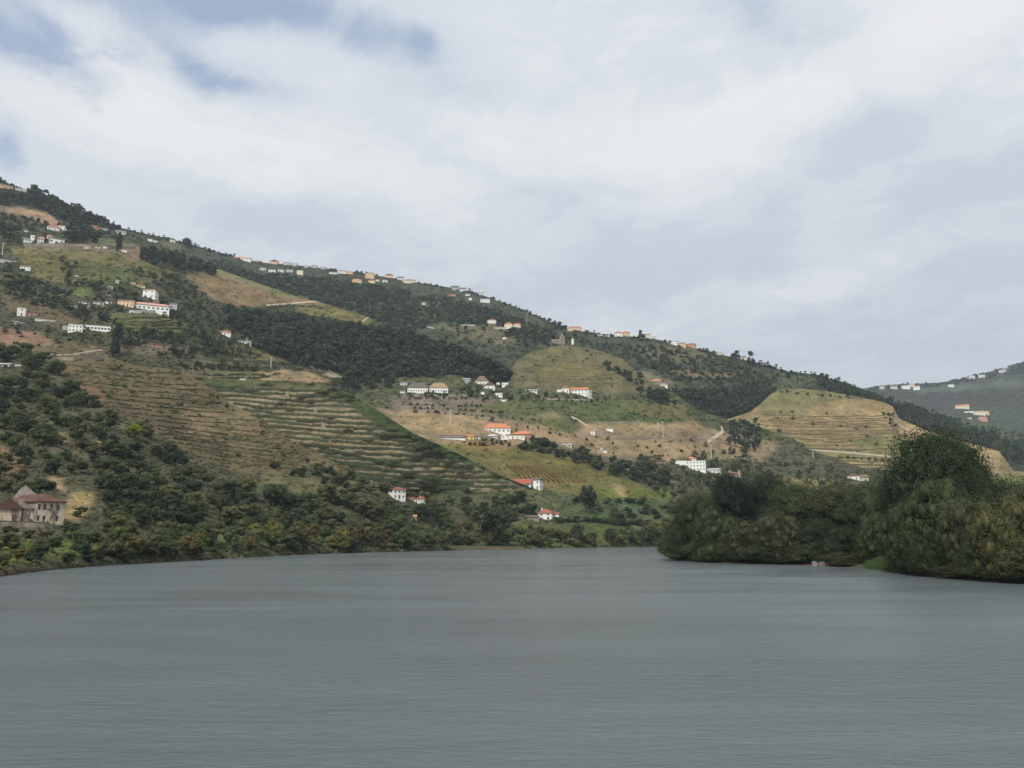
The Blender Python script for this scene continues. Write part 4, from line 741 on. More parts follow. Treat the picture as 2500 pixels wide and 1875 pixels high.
 (LV, 1302, 1272, 28, 9, 'gable', 4, 'greyb', 'stone', 0, 0, 0, 'low grey stone barn left of the bright red-roofed cottage', None, {'cat': 'barn', 'name': 'barn'}),
 (LV, 1358, 1262, 14, 6, 'shed', 4, 'red', 'white', 0, 0, 0, 'small red lean-to at the right side of the red-roofed cottage', None, {'cat': 'shed', 'name': 'shed'}),
 (LR, 2085, 937, 12, 5, 'gable', 2, 'flat', 'pale', 0, 0, 0, 'tiny pale house in the wooded skyline above the golden hill', None, {}),
 # far mountain
 (LM2, 2155, 950, 11, 5, 'gable', 2, 'flat', 'pale', 0, 0, 0, 'faint pale house leftmost in the far mountain village', None, {}),
 (LM2, 2184, 950, 16, 6, 'gable', 3, 'tan', 'pale', 1, 2, 0, 'faint pale house second from left in the far mountain village', None, {}),
 (LM2, 2214, 950, 20, 7, 'gable', 3, 'flat', 'white', 1, 3, 0, 'faint white long house in the middle of the far mountain village', 'the far white long house', {}),
 (LM2, 2228, 944, 14, 5, 'hip', 3, 'pink', 'peach', 0, 0, 0, 'faint pink-roofed house above the far white long house', None, {}),
 (LM2, 2240, 952, 15, 7, 'gable', 3, 'flat', 'white', 1, 2, 0, 'faint white house rightmost in the far mountain village', None, {}),
 (LM2, 2324, 945, 13, 5, 'gable', 2, 'flat', 'white', 0, 0, 0, 'lone faint white house right of the far mountain village', None, {}),
 (LM2, 2375, 925, 14, 5, 'gable', 3, 'flat', 'pale', 0, 0, 0, 'faint pale house lower left of a pair on the far skyline', None, {}),
 (LM2, 2399, 922, 14, 5, 'gable', 3, 'flat', 'pale', 0, 0, 0, 'faint pale house right of a pair on the far skyline', None, {}),
 (LM2, 2450, 909, 16, 5, 'gable', 2, 'flat', 'pale', 0, 0, 0, 'faint pale house high on the far mountain near the right edge', None, {}),
 (LM2, 2455, 899, 13, 4, 'gable', 2, 'flat', 'pale', 0, 0, 0, 'topmost faint pale house of the far mountain near the right edge', None, {}),
 (LM2, 2352, 998, 30, 7, 'gable', 4, 'orange', 'cream', 1, 5, 0, 'cream long house with orange roof topmost in the distant lower hamlet', 'the distant lower hamlet', {}),
 (LM2, 2370, 1008, 24, 4, 'flat', 1, 'flat', 'white', 0, 0, 0, 'long white wall-like building in the distant lower hamlet', None, {}),
 (LM2, 2394, 1014, 26, 9, 'hip', 3, 'tan', 'cream', 2, 3, 0, 'cream block in the middle of the distant lower hamlet', None, {}),
 (LM2, 2411, 1013, 13, 7, 'hip', 3, 'pink', 'peach', 1, 1, 0, 'pink house at the right of the distant lower hamlet', None, {}),
 (LM2, 2366, 1024, 15, 4, 'flat', 1, 'flat', 'white', 0, 0, 0, 'small white shed lower left of the distant hamlet', None, {'cat': 'shed', 'name': 'shed'}),
 (LM2, 2402, 1028, 20, 7, 'hip', 4, 'salmon', 'salmon', 1, 2, 0, 'salmon house lowest in the distant hamlet', None, {}),
 (LM2, 2395, 1036, 14, 6, 'gable', 2, 'flat', 'white', 1, 1, 0, 'white house under the salmon house of the distant hamlet', None, {}),
]
for r in HS: house(*r[:13], lm=r[13], **r[14])
# stone chapel and white wayside shrine on the knoll
P = LR.at(1364, 840); s = P[1] / F; rt = link('stone_chapel', None, label='weathered stone chapel with a pointed gable tower on top of the vine knoll', category='chapel'); rt.location = (P[0], P[1] + 4, P[2])
V, Fc = [], []; bx(V, Fc, -17 * s, 2 * s, -3, 3, -4, 13 * s); link('wall', mesh('wall', V, Fc, None, (WM['stone'],)), rt)
V, Fc = [], []; bx(V, Fc, 2.05 * s, 15 * s, -3.2, 3, -4, 19 * s); b_ = len(V); V += [(2.05 * s, -3.2, 19.05 * s), (15 * s, -3.2, 19.05 * s), (8.5 * s, -3.2, 28 * s), (2.05 * s, 3, 19.05 * s), (15 * s, 3, 19.05 * s), (8.5 * s, 3, 28 * s)]
Fc += [(b_, b_ + 1, b_ + 2), (b_ + 3, b_ + 5, b_ + 4), (b_, b_ + 2, b_ + 5, b_ + 3), (b_ + 1, b_ + 4, b_ + 5, b_ + 2)]
link('bell_gable', mesh('bell_gable', V, Fc, None, (WM['stone'],)), rt)
for a, z, w_, h_ in ((8.5, 6, 4, 7), (8.5, 18, 3, 4), (-9, 5, 3, 5), (-3, 5, 3, 5)):
    g = link('window', unit('window'), rt); g.location = (a * s, -3.2 if a > 0 else -3, z * s); g.scale = (w_ * s, 1, h_ * s)
OCC.append((1345, 1380, 808, 842)); LMK.append((1364, 828, 'the stone chapel on the knoll'))
P = LR.at(1398, 841); rt = link('wayside_shrine', None, label='slim white wayside shrine right of the stone chapel', category='shrine'); rt.location = P
V, Fc = [], []; bx(V, Fc, -1.4, 1.4, -1.2, 1.2, -2, 7); link('pillar', mesh('pillar', V, Fc, None, (WM['white'],)), rt)
q = link('cap', roof_mesh('hip', 2.8, 2.4, 1.2, .3, WM['pale']), rt); q.location = (0, 0, 7.004); OCC.append((1390, 1405, 820, 842))
# ------------------------------------------------------------------ tracks, retaining walls, poles, cars
def ribbon(name, L, pts, wpx, mt, label=None, cat=None, kind=None, hh=0.0, lift=.35):
    """a strip that follows the ground; hh > 0 makes it a wall of that height"""
    n_ = 0; P, V, Fc = [], [], []
    for (x0, y0), (x1, y1) in zip(pts[:-1], pts[1:]):
        k = max(2, int(math.hypot(x1 - x0, y1 - y0) / 5))
        for i in range(k): t = i / k; P.append((x0 + (x1 - x0) * t, y0 + (y1 - y0) * t))
    P.append(pts[-1])
    for i, (x, y) in enumerate(P):
        j = .5 * float(fbm(x / 9, y / 9, 2, 4))
        if hh: a = L.at(x, y); V += [(a[0], a[1], a[2] - 1.5), (a[0], a[1], a[2] + hh * (1 + .4 * j)), (a[0], a[1] + .9, a[2] + hh * (1 + .4 * j)), (a[0], a[1] + .9, a[2] - 1.5)]
        else: a = L.at(x, y + wpx / 2 + j); c = L.at(x, y - wpx / 2 + j); m_ = (a + c) / 2; V += [(a[0], a[1], a[2] - 1), (a[0], a[1], a[2] + lift), (c[0], c[1], c[2] + lift), (c[0], c[1], c[2] - 1)]
    for i in range(len(P) - 1):
        for q in range(3): Fc.append((i * 4 + q, i * 4 + 4 + q, i * 4 + 5 + q, i * 4 + 1 + q))
    o = link(name, mesh(name, V, Fc, None, (mt,)))
    if kind: o['kind'] = kind
    if label: o['label'] = label; o['category'] = cat
    return o
TRK = plain('pale_track', (.40, .33, .25), .95, .15, .2); DTRK = plain('dusty_track', (.27, .21, .16), .95, .15, .2)
for nm, L, pts, w_, mt in (('dirt_track', LL, [(120, 869), (180, 866), (225, 858), (250, 855)], 3.5, DTRK), ('dirt_track', LL, [(650, 746), (700, 742), (760, 737), (815, 734)], 3, TRK),
    ('dirt_track', LL, [(878, 790), (900, 775)], 4, TRK), ('dirt_track', LV, [(1728, 1078), (1750, 1065), (1768, 1052), (1760, 1044)], 9, TRK), ('dirt_track', LV, [(1525, 1142), (1545, 1158), (1556, 1168)], 3, TRK),
    ('dirt_track', LV, [(1395, 1018), (1415, 1028), (1436, 1042)], 4, TRK), ('dirt_track', LY, [(1900, 1093), (2000, 1100), (2080, 1106), (2185, 1116)], 3, TRK), ('dirt_track', LY, [(2165, 1010), (2182, 1022), (2200, 1040), (2230, 1056)], 2.5, TRK),
    ('dirt_track', LY, [(1822, 1052), (1830, 1068), (1842, 1090)], 3.5, TRK)):
    ribbon(nm, L, pts, w_, mt, kind='structure')
SW = WM['stone']; PW = plain('pale_wall_stone', (.32, .27, .21), .9, .2, .5)
for L, pts, h_, mt, lb in ((LA, [(120, 879), (180, 880), (230, 874), (262, 872)], 1.6, PW, 'stone retaining wall under the track near the lone big cypress'), (LL, [(55, 600), (200, 601), (330, 607)], 2.2, SW, 'long grey terrace wall under the manor with two cypresses'),
    (LL, [(165, 752), (250, 750), (262, 757)], 2.0, PW, 'pale terrace wall below the sheds left of the hamlet'), (LL, [(315, 765), (388, 764)], 2.4, WM['pale'], 'pale terrace wall under the long white manor'),
    (LV, [(1000, 966), (1150, 967)], 1.4, PW, 'pale low wall in front of the big white twin manor'), (LV, [(1335, 976), (1440, 979)], 1.6, PW, 'pale garden wall under the white gabled farm'),
    (LV, [(1150, 1018), (1200, 1025), (1240, 1032)], 1.2, PW, 'pale field wall between the orchard and the tan field'), (LV, [(1450, 1033), (1560, 1034)], 1.4, PW, 'pale field wall above the bright white box shed'),
    (LV, [(1480, 1073), (1640, 1072), (1740, 1075)], 1.5, SW, 'grey terrace wall crossing the tan terraces'), (LL, [(570, 880), (620, 882)], 1.5, PW, 'pale terrace wall above the orange earth cutting'), (LR, [(1030, 797), (1060, 803)], 2.2, WM['grey'], 'grey wall at the left of the round meadow'),
    (LR, [(1115, 795), (1160, 796)], 2, WM['grey'], 'grey wall along the top of the round meadow'), (LR, [(1545, 930), (1580, 935)], 2.5, WM['pale'], 'pale wall left of the stone farmhouse'), (LA, [(-60, 1284), (60, 1286), (160, 1292)], .9, SW, 'mossy stone quay wall in front of the old farmhouse')):
    ribbon('terrace_wall', L, pts, 0, mt, lb, 'wall', hh=h_)
def pole(L, x, y, h, label, kind='pole'):
    P = L.at(x, y); s = P[1] / F; H_ = h * s; rt = link('utility_pole' if kind != 'mast' else 'lattice_mast', None, label=label, category='pole' if kind != 'mast' else 'mast'); rt.location = P; V, Fc = [], []
    if kind == 'mast':
        for sx in (-1, 1):
            for sy in (-1, 1): v, f = tube([(sx * 1.1, sy * 1.1, -2), (sx * .25, sy * .25, H_)], (.13, .08), 4); b = len(V); V += v; Fc += [tuple(i + b for i in q) for q in f]
        for k in range(9):
            z = H_ * k / 9; r0 = 1.1 - .85 * k / 9; v, f = tube([(-r0, -r0, z), (r0, -r0, z + H_ / 9)], (.07, .07), 4); b = len(V); V += v; Fc += [tuple(i + b for i in q) for q in f]
        link('tower', mesh('tower', V, Fc, None, (STEEL,)), rt)
    else:
        v, f = tube([(0, 0, -2), (0, 0, H_)], (.42, .24), 6); link('post', mesh('post', v, f, None, (POLE,)), rt)
    V, Fc = [], []; bx(V, Fc, -1.3, 1.3, -.1, .1, H_ - .9, H_ - .65); link('crossarm', mesh('crossarm', V, Fc, None, (POLE if kind != 'mast' else STEEL,)), rt)
    V, Fc = [], []
    for a in (-1.15, 0, 1.15): bx(V, Fc, a - .08, a + .08, -.08, .08, H_ - .645, H_ - .25)
    link('insulator', mesh('insulator', V, Fc, None, (WM['pale'],)), rt); LMK.append((x, y - h / 2, label.split(',')[0] if False else 'the pole')) if False else None
for a in ((LV, 1099, 1036, 36, 'pale concrete pole in the tan field left of the bright orange-roofed house'), (LV, 1619, 1066, 38, 'pale concrete pole in the tan terraces right of the bright white box shed'), (LV, 1607, 1052, 20, 'short pole just left of the tall pale one in the tan terraces'),
          (LV, 1737, 1120, 34, 'pale concrete pole on the bank above the big white winery'), (LL, 5, 624, 34, 'white-topped pole above the pale long building on the left edge'), (LV, 1986, 1118, 22, 'pole beside the dark bush under the golden hill'),
          (LR, 706, 648, 16, 'thin antenna pole on the skyline of the ridge village'), (LR, 1487, 820, 16, 'thin antenna pole on the skyline left of the twin orange-roofed houses'), (LL, 661, 900, 30, 'thin pole above the orange earth cutting'), (LL, 602, 846, 22, 'thin pole at the right end of the long pale cottage')): pole(*a)
pole(LV, 987, 972, 34, 'grey-green lattice mast in front of the big white twin manor', 'mast'); pole(LR, 1287, 808, 48, 'tall grey-green lattice mast on the wooded ridge flank', 'mast')
def car(L, x, y, yaw, label):
    P = L.at(x, y); rt = link('parked_car', None, label=label, category='car'); rt.location = (P[0], P[1], P[2] + .1); rt.rotation_euler.z = math.radians(yaw); rt.scale = (1.15, 1.15, 1.15)
    prof = [(-2.1, .35), (2.1, .35), (2.15, .8), (1.2, .95), (.6, 1.45), (-1.3, 1.45), (-1.9, .95), (-2.15, .8)]; n_ = len(prof)
    V = [(a, -.85, c) for a, c in prof] + [(a, .85, c) for a, c in prof]; Fc = [tuple(range(n_)), tuple(range(2 * n_ - 1, n_ - 1, -1))] + [(i, i + n_, (i + 1) % n_ + n_, (i + 1) % n_) for i in range(n_)]
    link('body', mesh('body', V, Fc, None, (WM['white'],)), rt)
    V, Fc = [], []; bx(V, Fc, -1.2, .5, -.87, -.852, .98, 1.35); link('side_window', mesh('side_window', V, Fc, None, (GLASS,)), rt)
    for a in (-1.35, 1.35):
        v, f = [], []
        for j in range(10): t = j * .6283; v += [(a + .33 * math.cos(t), -.9, .33 + .33 * math.sin(t)), (a + .33 * math.cos(t), .9, .33 + .33 * math.sin(t))]
        f = [(2 * j, 2 * ((j + 1) % 10), 2 * ((j + 1) % 10) + 1, 2 * j + 1) for j in range(10)] + [tuple(range(0, 20, 2)), tuple(range(19, 0, -2))]
        link('wheel', mesh('wheel', v, f, None, (DOOR,)), rt)
car(LL, 512, 929, 4, 'small white car parked at the upper left edge of the green terraces'); car(LL, 593, 931, -6, 'small white car parked below the orange earth cutting')
# ------------------------------------------------------------------ vine rows: each a hedge along the contour
def vine(L, pts, hm, wm, col, label, group, name='vine_row', br=.0):
    seg = [];
    for (x0, y0), (x1, y1) in zip(pts[:-1], pts[1:]):
        k = max(2, int(abs(x1 - x0) / 3.0 + abs(y1 - y0) / 6))
        for i in range(k): t = i / k; seg.append((x0 + (x1 - x0) * t, y0 + (y1 - y0) * t))
    if len(seg) < 4: return
    V, Fc, C = [], [], []; sd_ = random.random() * 99
    for x, y in seg:
        y2 = y + 1.6 * float(fbm(x / 26, sd_, 2)); p = L.at(x, y2); g = .7 + .8 * float(vnoise(x / 7, sd_)) ; hh_ = hm * (.55 + .6 * g) * random.uniform(.8, 1.15); w2 = wm * random.uniform(.75, 1.2) / 2
        if vnoise(x / 11, sd_ + 7) < br: hh_ *= .12
        for (dy, z) in ((-w2, -.6), (-w2 * 1.05, hh_ * .5), (-w2 * .35, hh_ * random.uniform(.85, 1.1)), (w2 * .5, hh_ * random.uniform(.85, 1.1)), (w2, hh_ * .4)):
            V.append((p[0] + random.uniform(-.3, .3), p[1] + dy, p[2] + z)); k_ = random.uniform(.7, 1.35); C.append((k_, k_, k_ * .95))
    for i in range(len(seg) - 1):
        for q in range(4): Fc.append((i * 5 + q, i * 5 + 5 + q, i * 5 + 6 + q, i * 5 + 1 + q))
    o = link(name, mesh(name, V, np.array(Fc), C, (LM,)), label=label, category='vine row', group=group); put_crown(o, col, .12)
def lerp_pts(poly, t):
    d = [0]
    for a, b in zip(poly[:-1], poly[1:]): d.append(d[-1] + abs(a[1] - b[1]) + .2 * abs(a[0] - b[0]))
    return float(np.interp(t * d[-1], d, [p[0] for p in poly])), float(np.interp(t * d[-1], d, [p[1] for p in poly]))
NTH = 'first second third fourth fifth sixth seventh eighth ninth tenth eleventh twelfth thirteenth fourteenth fifteenth sixteenth seventeenth eighteenth nineteenth twentieth twenty-first twenty-second twenty-third twenty-fourth'.split()
def family(L, left, right, n, sag, hm, wm, cols, label, group, cut=.1, br=.1, jit=2.0):
    for i in range(n):
        t = (i + .5) / n; a = lerp_pts(left, t); b = lerp_pts(right, t); segs = [(0, 1)]
        if random.random() < .55 and abs(b[0] - a[0]) > 160: m_ = random.uniform(.3, .7); segs = [(0, m_ - random.uniform(0, .03)), (m_, 1)]
        for q_, (u0, u1) in enumerate(segs):
            lb_ = f'{NTH[i]} {label}, counted from the top' + (('', ', right piece' if q_ else ', left piece')[len(segs) > 1])
            u0 += random.uniform(0, cut) * (u0 == 0); u1 -= random.uniform(0, cut) * (u1 == 1); off = random.uniform(-jit, jit); pts = []
            for k in range(9):
                u = u0 + (u1 - u0) * k / 8; pts.append((a[0] + (b[0] - a[0]) * u, a[1] + (b[1] - a[1]) * u + sag * math.sin(math.pi * u) + off + 1.2 * math.sin(k * 1.3 + i)))
            vine(L, pts, hm, wm, random.choice(cols), lb_, group, br=br)
family(LB, [(440, 932), (520, 968), (600, 1006), (690, 1066), (740, 1110), (790, 1150), (880, 1182)], [(800, 948), (850, 972), (930, 1022), (1010, 1070), (1120, 1118), (1200, 1158), (1290, 1195)], 19, 5, 1.15, .6, [(.052, .066, .032), (.06, .074, .036), (.07, .08, .042)],
       'dark vine row on the green terraced spur', 'vine rows on the green terraced spur', cut=.03, br=.03, jit=.7)
for q_, a in enumerate(([(745, 1112), (850, 1135), (960, 1152), (1060, 1172), (1160, 1185)], [(780, 1096), (900, 1122), (1010, 1145)], [(800, 1160), (900, 1168), (1040, 1190), (1150, 1196)])):
    vine(LB, a, 1.3, 1.2, (.04, .058, .025), 'dark vine row slanting across the foot of the green spur, %s of the three' % ['longest', 'uppermost', 'lowest'][q_], 'slanting vine rows on the green spur')
family(LA, [(125, 880), (150, 910), (200, 955), (300, 1020), (390, 1075), (470, 1115)], [(430, 908), (520, 952), (600, 1010), (690, 1070), (790, 1130), (900, 1172)], 19, 4, .5, .7, [(.078, .078, .042), (.09, .08, .046), (.072, .078, .04)],
       'thin vine row on the brown hillside', 'vine rows on the brown hillside', cut=.15, br=.3)
family(LY, [(1862, 1008), (1842, 1040), (1840, 1075), (1890, 1098)], [(2165, 1012), (2200, 1050), (2240, 1085), (2250, 1100)], 16, 4, .8, 1.0, [(.165, .13, .072), (.15, .12, .066)], 'brownish vine row on the golden hill', 'vine rows on the golden hill', cut=.12, br=.3)
family(LY, [(1990, 1110), (2040, 1150)], [(2300, 1115), (2330, 1140)], 4, 2, 1.1, 1.3, [(.12, .105, .045)], 'vine row below the pale hill track', 'vine rows below the pale track', br=.2)
family(LL, [(270, 776), (300, 806)], [(425, 772), (470, 808)], 5, 2, 1.2, 1.4, [(.075, .085, .035), (.09, .095, .04)], 'green vine row under the long white manor', 'vine rows under the long white manor', br=.1)
family(LL, [(60, 612), (120, 690)], [(300, 640), (330, 700)], 9, 3, .8, 1.2, [(.13, .12, .05), (.12, .115, .045)], 'golden vine row below the two-cypress manor', 'vine rows below the two-cypress manor', cut=.25, br=.2)
family(LL, [(545, 845), (470, 930)], [(650, 862), (700, 925)], 8, 2, 1.2, 1.6, [(.07, .075, .04), (.09, .09, .045)], 'grey-green vine row above the green spur', 'vine rows above the green spur', cut=.3, br=.3)
family(LV, [(1275, 872), (1275, 935)], [(1500, 885), (1550, 945)], 9, 3, .7, 1.2, [(.15, .135, .062), (.14, .128, .06)], 'faint vine row on the olive knoll', 'vine rows on the olive knoll', cut=.3, br=.35)
for i in range(13):
    x0 = 1236 + i * 9.5; vine(LV, [(x0, 1137 + i * .5), (x0 + 26 + i * 1.6, 1158), (x0 + 46 + i * 3.0, 1182)], 1.2, 1.0, (.12, .10, .035), f'{NTH[i]} golden downhill vine row from the left, above the long red-roofed house', 'downhill rows of the striped golden vineyard')
# ------------------------------------------------------------------ trees
CNAME = {DK: 'dark green', MD: 'mid green', OL: 'olive green', YG2: 'yellow-green', AU: 'rusty brown', BL: 'blackish green'}
ORD = ['nearest', 'second nearest', 'third nearest', 'fourth nearest', 'fifth nearest', 'sixth nearest', 'seventh nearest', 'eighth nearest', 'ninth nearest', 'tenth nearest', 'eleventh nearest', 'twelfth nearest', 'thirteenth nearest', 'fourteenth nearest', 'fifteenth nearest', 'sixteenth nearest', 'seventeenth nearest', 'eighteenth nearest']
LMK += [(0, 1345, 'the left edge of the river bank'), (240, 1370, 'the low riverbank right of the farmhouse'), (700, 1355, 'the middle of the left river bank'), (1640, 1320, 'the far water line beside the wooded point'),
        (1330, 1320, 'the bright green bank meadow'), (500, 1120, 'the lower end of the brown terraces'), (225, 960, 'the upper left end of the brown terraces'), (200, 1230, 'the ochre earth bank beside the farmhouse'),
        (2180, 1010, 'the crest notch of the golden hill'), (1950, 1080, 'the middle of the golden hill'), (1800, 1000, 'the dark gully wood'), (1530, 920, 'the right flank of the olive knoll'), (430, 640, 'the black pine clump'), (120, 650, 'the golden vineyard below the manor')]
PEND = []                                                   # planted first, then labelled by landmark and rank
GROUPS = {}
def clear(x, y, w, h):
    for a, b, c, d in OCC:
        if y > d - 3 and x + w * .45 > a + 2 and x - w * .45 < b - 2 and y - h < d - .3 * (d - c): return False
    return True
def plant(L, x, y, w, h, bank, kind, col, name, noun, group, split=True, label=None, cat='tree', jit=.15):
    P = L.at(x, y) if not callable(L) else L(x); s = P[1] / F
    o = tree(name, P, w * s, h * s, bank, kind, col, label or '', cat, group, split, jit)
    if label is None: PEND.append((o, x, y - h / 2, noun, col))
    return o
def grove(L, poly, n, sp_, wr, hr, bank, kinds, cols, name, noun, group, split=True, cat='tree', seed=0, ymax=None):
    r = random.Random(seed); xs = [p[0] for p in poly]; ys = [p[1] for p in poly]; got = []; tries = 0
    while len(got) < n and tries < n * 40:
        tries += 1; x = r.uniform(min(xs), max(xs)); y = r.uniform(min(ys), max(ys))
        if not bool(inpoly(np.array([x]), np.array([y]), poly)[0]): continue
        k = r.random(); w = wr[0] + (wr[1] - wr[0]) * k * r.uniform(.6, 1); h = hr[0] + (hr[1] - hr[0]) * k * r.uniform(.7, 1.1)
        if any(abs(x - a) < sp_ * 1.1 and abs(y - b) < sp_ * .45 for a, b in got): continue
        if not clear(x, y, w, h): continue
        got.append((x, y)); plant(L, x, y, w, h, bank, r.choice(kinds), r.choice(cols), name, noun, group, split, cat=cat)
# single trees that stand out
plant(LL, 280, 872, 32, 82, MID, 'column', (.018, .025, .022), 'cypress', '', None, label='tall dark lone cypress beside the end of the pale track', jit=0); LMK.append((280, 835, 'the tall lone cypress'))
plant(LL, 289, 614, 22, 52, MID, 'cone', BL, 'cypress', '', None, label='dark pointed conifer standing on the manor terrace at right', jit=0); LMK.append((289, 590, 'the pointed terrace conifer'))
plant(LL, 84, 597, 7, 28, FAR, 'cone', BL, 'cypress', '', None, label='slim dark cypress before the white manor, left of the two', jit=0)
plant(LL, 110, 597, 8, 40, FAR, 'cone', (.045, .03, .026), 'cypress', '', None, label='slim brownish cypress before the white manor, right of the two', jit=0)
plant(LR, 456, 606, 30, 30, MID, 'round', DK, 'skyline_tree', '', None, label='round dark treetop swelling on the skyline left of the ridge village')
plant(LL, 82, 472, 24, 26, MID, 'round', DK, 'skyline_tree', '', None, label='round dark tree sticking out on the upper left skyline')
plant(LL, 325, 1062, 10, 10, FAR, 'bush', YG2, 'bush', '', None, label='tiny bush') if False else None
plant(LA, 326, 1072, 52, 40, MID, 'round', (.19, .20, .03), 'broadleaf_tree', '', None, label='bright yellow-green tree glowing in the dark hillside wood', jit=0); LMK.append((326, 1050, 'the bright yellow-green tree')); OCC.append((300, 352, 1030, 1074))
plant(LA, 562, 1285, 62, 52, MID, 'round', (.12, .125, .06), 'broadleaf_tree', '', None, label='pale khaki round tree among dark trees above the left bank', jit=0)
plant(LV, 1437, 1258, 50, 78, MID, 'round', DK, 'broadleaf_tree', '', None, label='tall dark lone tree in the plain right of the red-roofed cottage', jit=0); LMK.append((1437, 1220, 'the tall lone tree of the plain'))
plant(LA, 1058, 1322, 44, 96, MID, 'cone', DK, 'conifer', '', None, label='dark pointed conifer rising from the riverside trees below the smaller red-roofed house', jit=0)
plant(LV, 1205, 1338, 92, 100, MID, 'round', DK, 'broadleaf_tree', '', None, label='massive dark tree on the bank left of the bright green meadow', jit=0); LMK.append((1205, 1290, 'the massive dark bank tree'))
plant(LV, 1215, 1300, 60, 66, MID, 'round', DK, 'broadleaf_tree', '', None, label='dark round tree behind the massive dark bank tree', jit=0)
plant(LV, 1410, 1336, 42, 60, MID, 'round', DK, 'broadleaf_tree', '', None, label='dark tree on the water line right of the bright green meadow', jit=0)
plant(LY, 1853, 1088, 9, 30, FAR, 'cone', DK, 'cypress', '', None, label='small cypress at the left foot of the golden hill', jit=0)
for i, (x, h) in enumerate(((1488, 15), (1508, 13), (1528, 12), (1545, 15))):
    plant(LV, x, 976 - i * .5, 7, h, FAR, 'cone', OL, 'conifer', '', 'four small cypresses in a row', label='small cypress in the row right of the long farmhouse, %s from the left' % ['first', 'second', 'third', 'fourth'][i])
for i, (x, y, w, h, c, t) in enumerate(((168, 1300, 46, 30, MD, 'green bush right of the foot of the old farmhouse front'), (196, 1262, 40, 30, OL, 'olive bush on the ochre earth right of the old farmhouse'), (20, 1306, 44, 24, DK, 'dark bush below the shed at the left edge'),
        (70, 1312, 40, 22, MD, 'green bush below the low cream outbuilding'), (112, 1310, 36, 20, OL, 'olive bush below the quay wall of the old farmhouse'), (60, 1212, 52, 34, DK, 'dark bush behind the roof of the old farmhouse'), (110, 1196, 50, 36, DK, 'dark tree rising behind the ridge of the old farmhouse'))):
    plant(LA, x, y, w, h, MID, 'bush', c, 'garden_bush', '', None, label=t, cat='bush')
for i, x in enumerate((1676, 1692, 1712, 1730, 1752, 1775)):
    plant(LV, x, 1164 + i * 1.5, 26, 17, FAR, 'bush', [DK, MD][i % 2], 'garden_bush', '', 'bushes at the foot of the winery', label='bush at the foot of the big white winery, %s from the left' % ['first', 'second', 'third', 'fourth', 'fifth', 'sixth'][i], cat='bush')
# groves (layer, polygon, number, spacing, widths, heights ...)
LG = (.075, .10, .042); CNAME[LG] = 'light green'; D2 = [DK, DK, BL, MD]; MX = [DK, MD, MD, OL, DK]; OLV = [OL, OL, MD, (.105, .11, .068)]; CNAME[(.105, .11, .068)] = 'greyish olive'; CNAME[(.046, .062, .034)] = 'bluish green'; LG = (.075, .10, .042); CNAME[LG] = 'light green'; SH = [MD, LG, OL, DK, YG2, LG, (.10, .085, .035), OL]; CNAME[(.10, .085, .035)] = 'ochre green'
grove(LA, [(-70, 1400), (120, 1385), (250, 1374), (420, 1364), (420, 1330), (200, 1325), (-70, 1345)], 34, 18, (34, 62), (28, 50), MID, ['bush', 'bush', 'round'], SH, 'riverside_bush', 'bush at the river edge', 'bushes along the left river bank', cat='bush', seed=1)
grove(LA, [(210, 1376), (420, 1366), (420, 1320), (230, 1315)], 12, 24, (50, 80), (48, 72), MID, ['bush', 'round'], SH, 'riverside_bush', 'leafy bush on the left bank', 'bushes along the left river bank', cat='bush', seed=13)
grove(LA, [(400, 1370), (700, 1354), (1100, 1343), (1100, 1310), (700, 1315), (400, 1325)], 60, 17, (38, 66), (38, 66), MID, ['bush', 'round', 'round'], SH, 'riverside_tree', 'tree at the river edge', 'trees along the left river bank', seed=2)
grove(LA, [(440, 1300), (640, 1270), (860, 1255), (1100, 1265), (1100, 1310), (700, 1315), (450, 1320)], 34, 22, (38, 62), (32, 52), MID, ['round', 'bush'], [MD, LG, OL, DK, LG], 'bank_tree', 'tree behind the river edge', 'trees behind the left river bank', seed=3)
grove(LA, [(250, 1210), (380, 1180), (560, 1215), (800, 1225), (800, 1255), (640, 1262), (500, 1290), (250, 1300)], 46, 19, (42, 76), (38, 62), MID, ['round', 'bush'], [DK, DK, BL, MD, MD, OL], 'dark_oak', 'dark round tree above the left bank', 'dark trees between the brown hill and the left bank', seed=4)
grove(LA, [(-60, 905), (110, 895), (180, 950), (290, 1020), (400, 1095), (470, 1140), (540, 1190), (380, 1185), (250, 1205), (240, 1160), (120, 1160), (60, 1165), (-60, 1100)], 118, 17, (30, 58), (24, 46), MID, ['round', 'bush', 'bush'], [DK, MD, MD, BL, OL, LG], 'hillside_tree', 'tree in the left hillside wood', 'trees of the left hillside wood', seed=5)
grove(LA, [(-60, 1100), (60, 1170), (130, 1190), (60, 1215), (-60, 1215)], 12, 18, (34, 60), (28, 44), MID, ['round', 'bush'], MX, 'hillside_tree', 'tree above the old farmhouse', 'trees of the left hillside wood', seed=6)
grove(LA, [(-60, 860), (60, 862), (115, 880), (110, 905), (-60, 905)], 12, 15, (34, 56), (26, 46), MID, ['round', 'bush'], [MD, MD, DK], 'hillside_tree', 'tree at the left edge above the wood', 'trees of the left hillside wood', seed=7)
grove(LA, [(650, 1140), (800, 1150), (900, 1185), (860, 1195), (700, 1165)], 14, 15, (22, 40), (18, 30), MID, ['bush'], D2, 'hedge_bush', 'hedge bush along the foot of the brown hill', 'hedge bushes under the brown hill', cat='bush', seed=8)
grove(LA, [(800, 1190), (900, 1190), (1090, 1240), (1090, 1265), (860, 1255), (800, 1225)], 26, 17, (28, 46), (20, 34), MID, ['bush', 'round'], MX + OLV, 'garden_tree', 'tree around the riverside houses', 'trees around the riverside houses', seed=9)
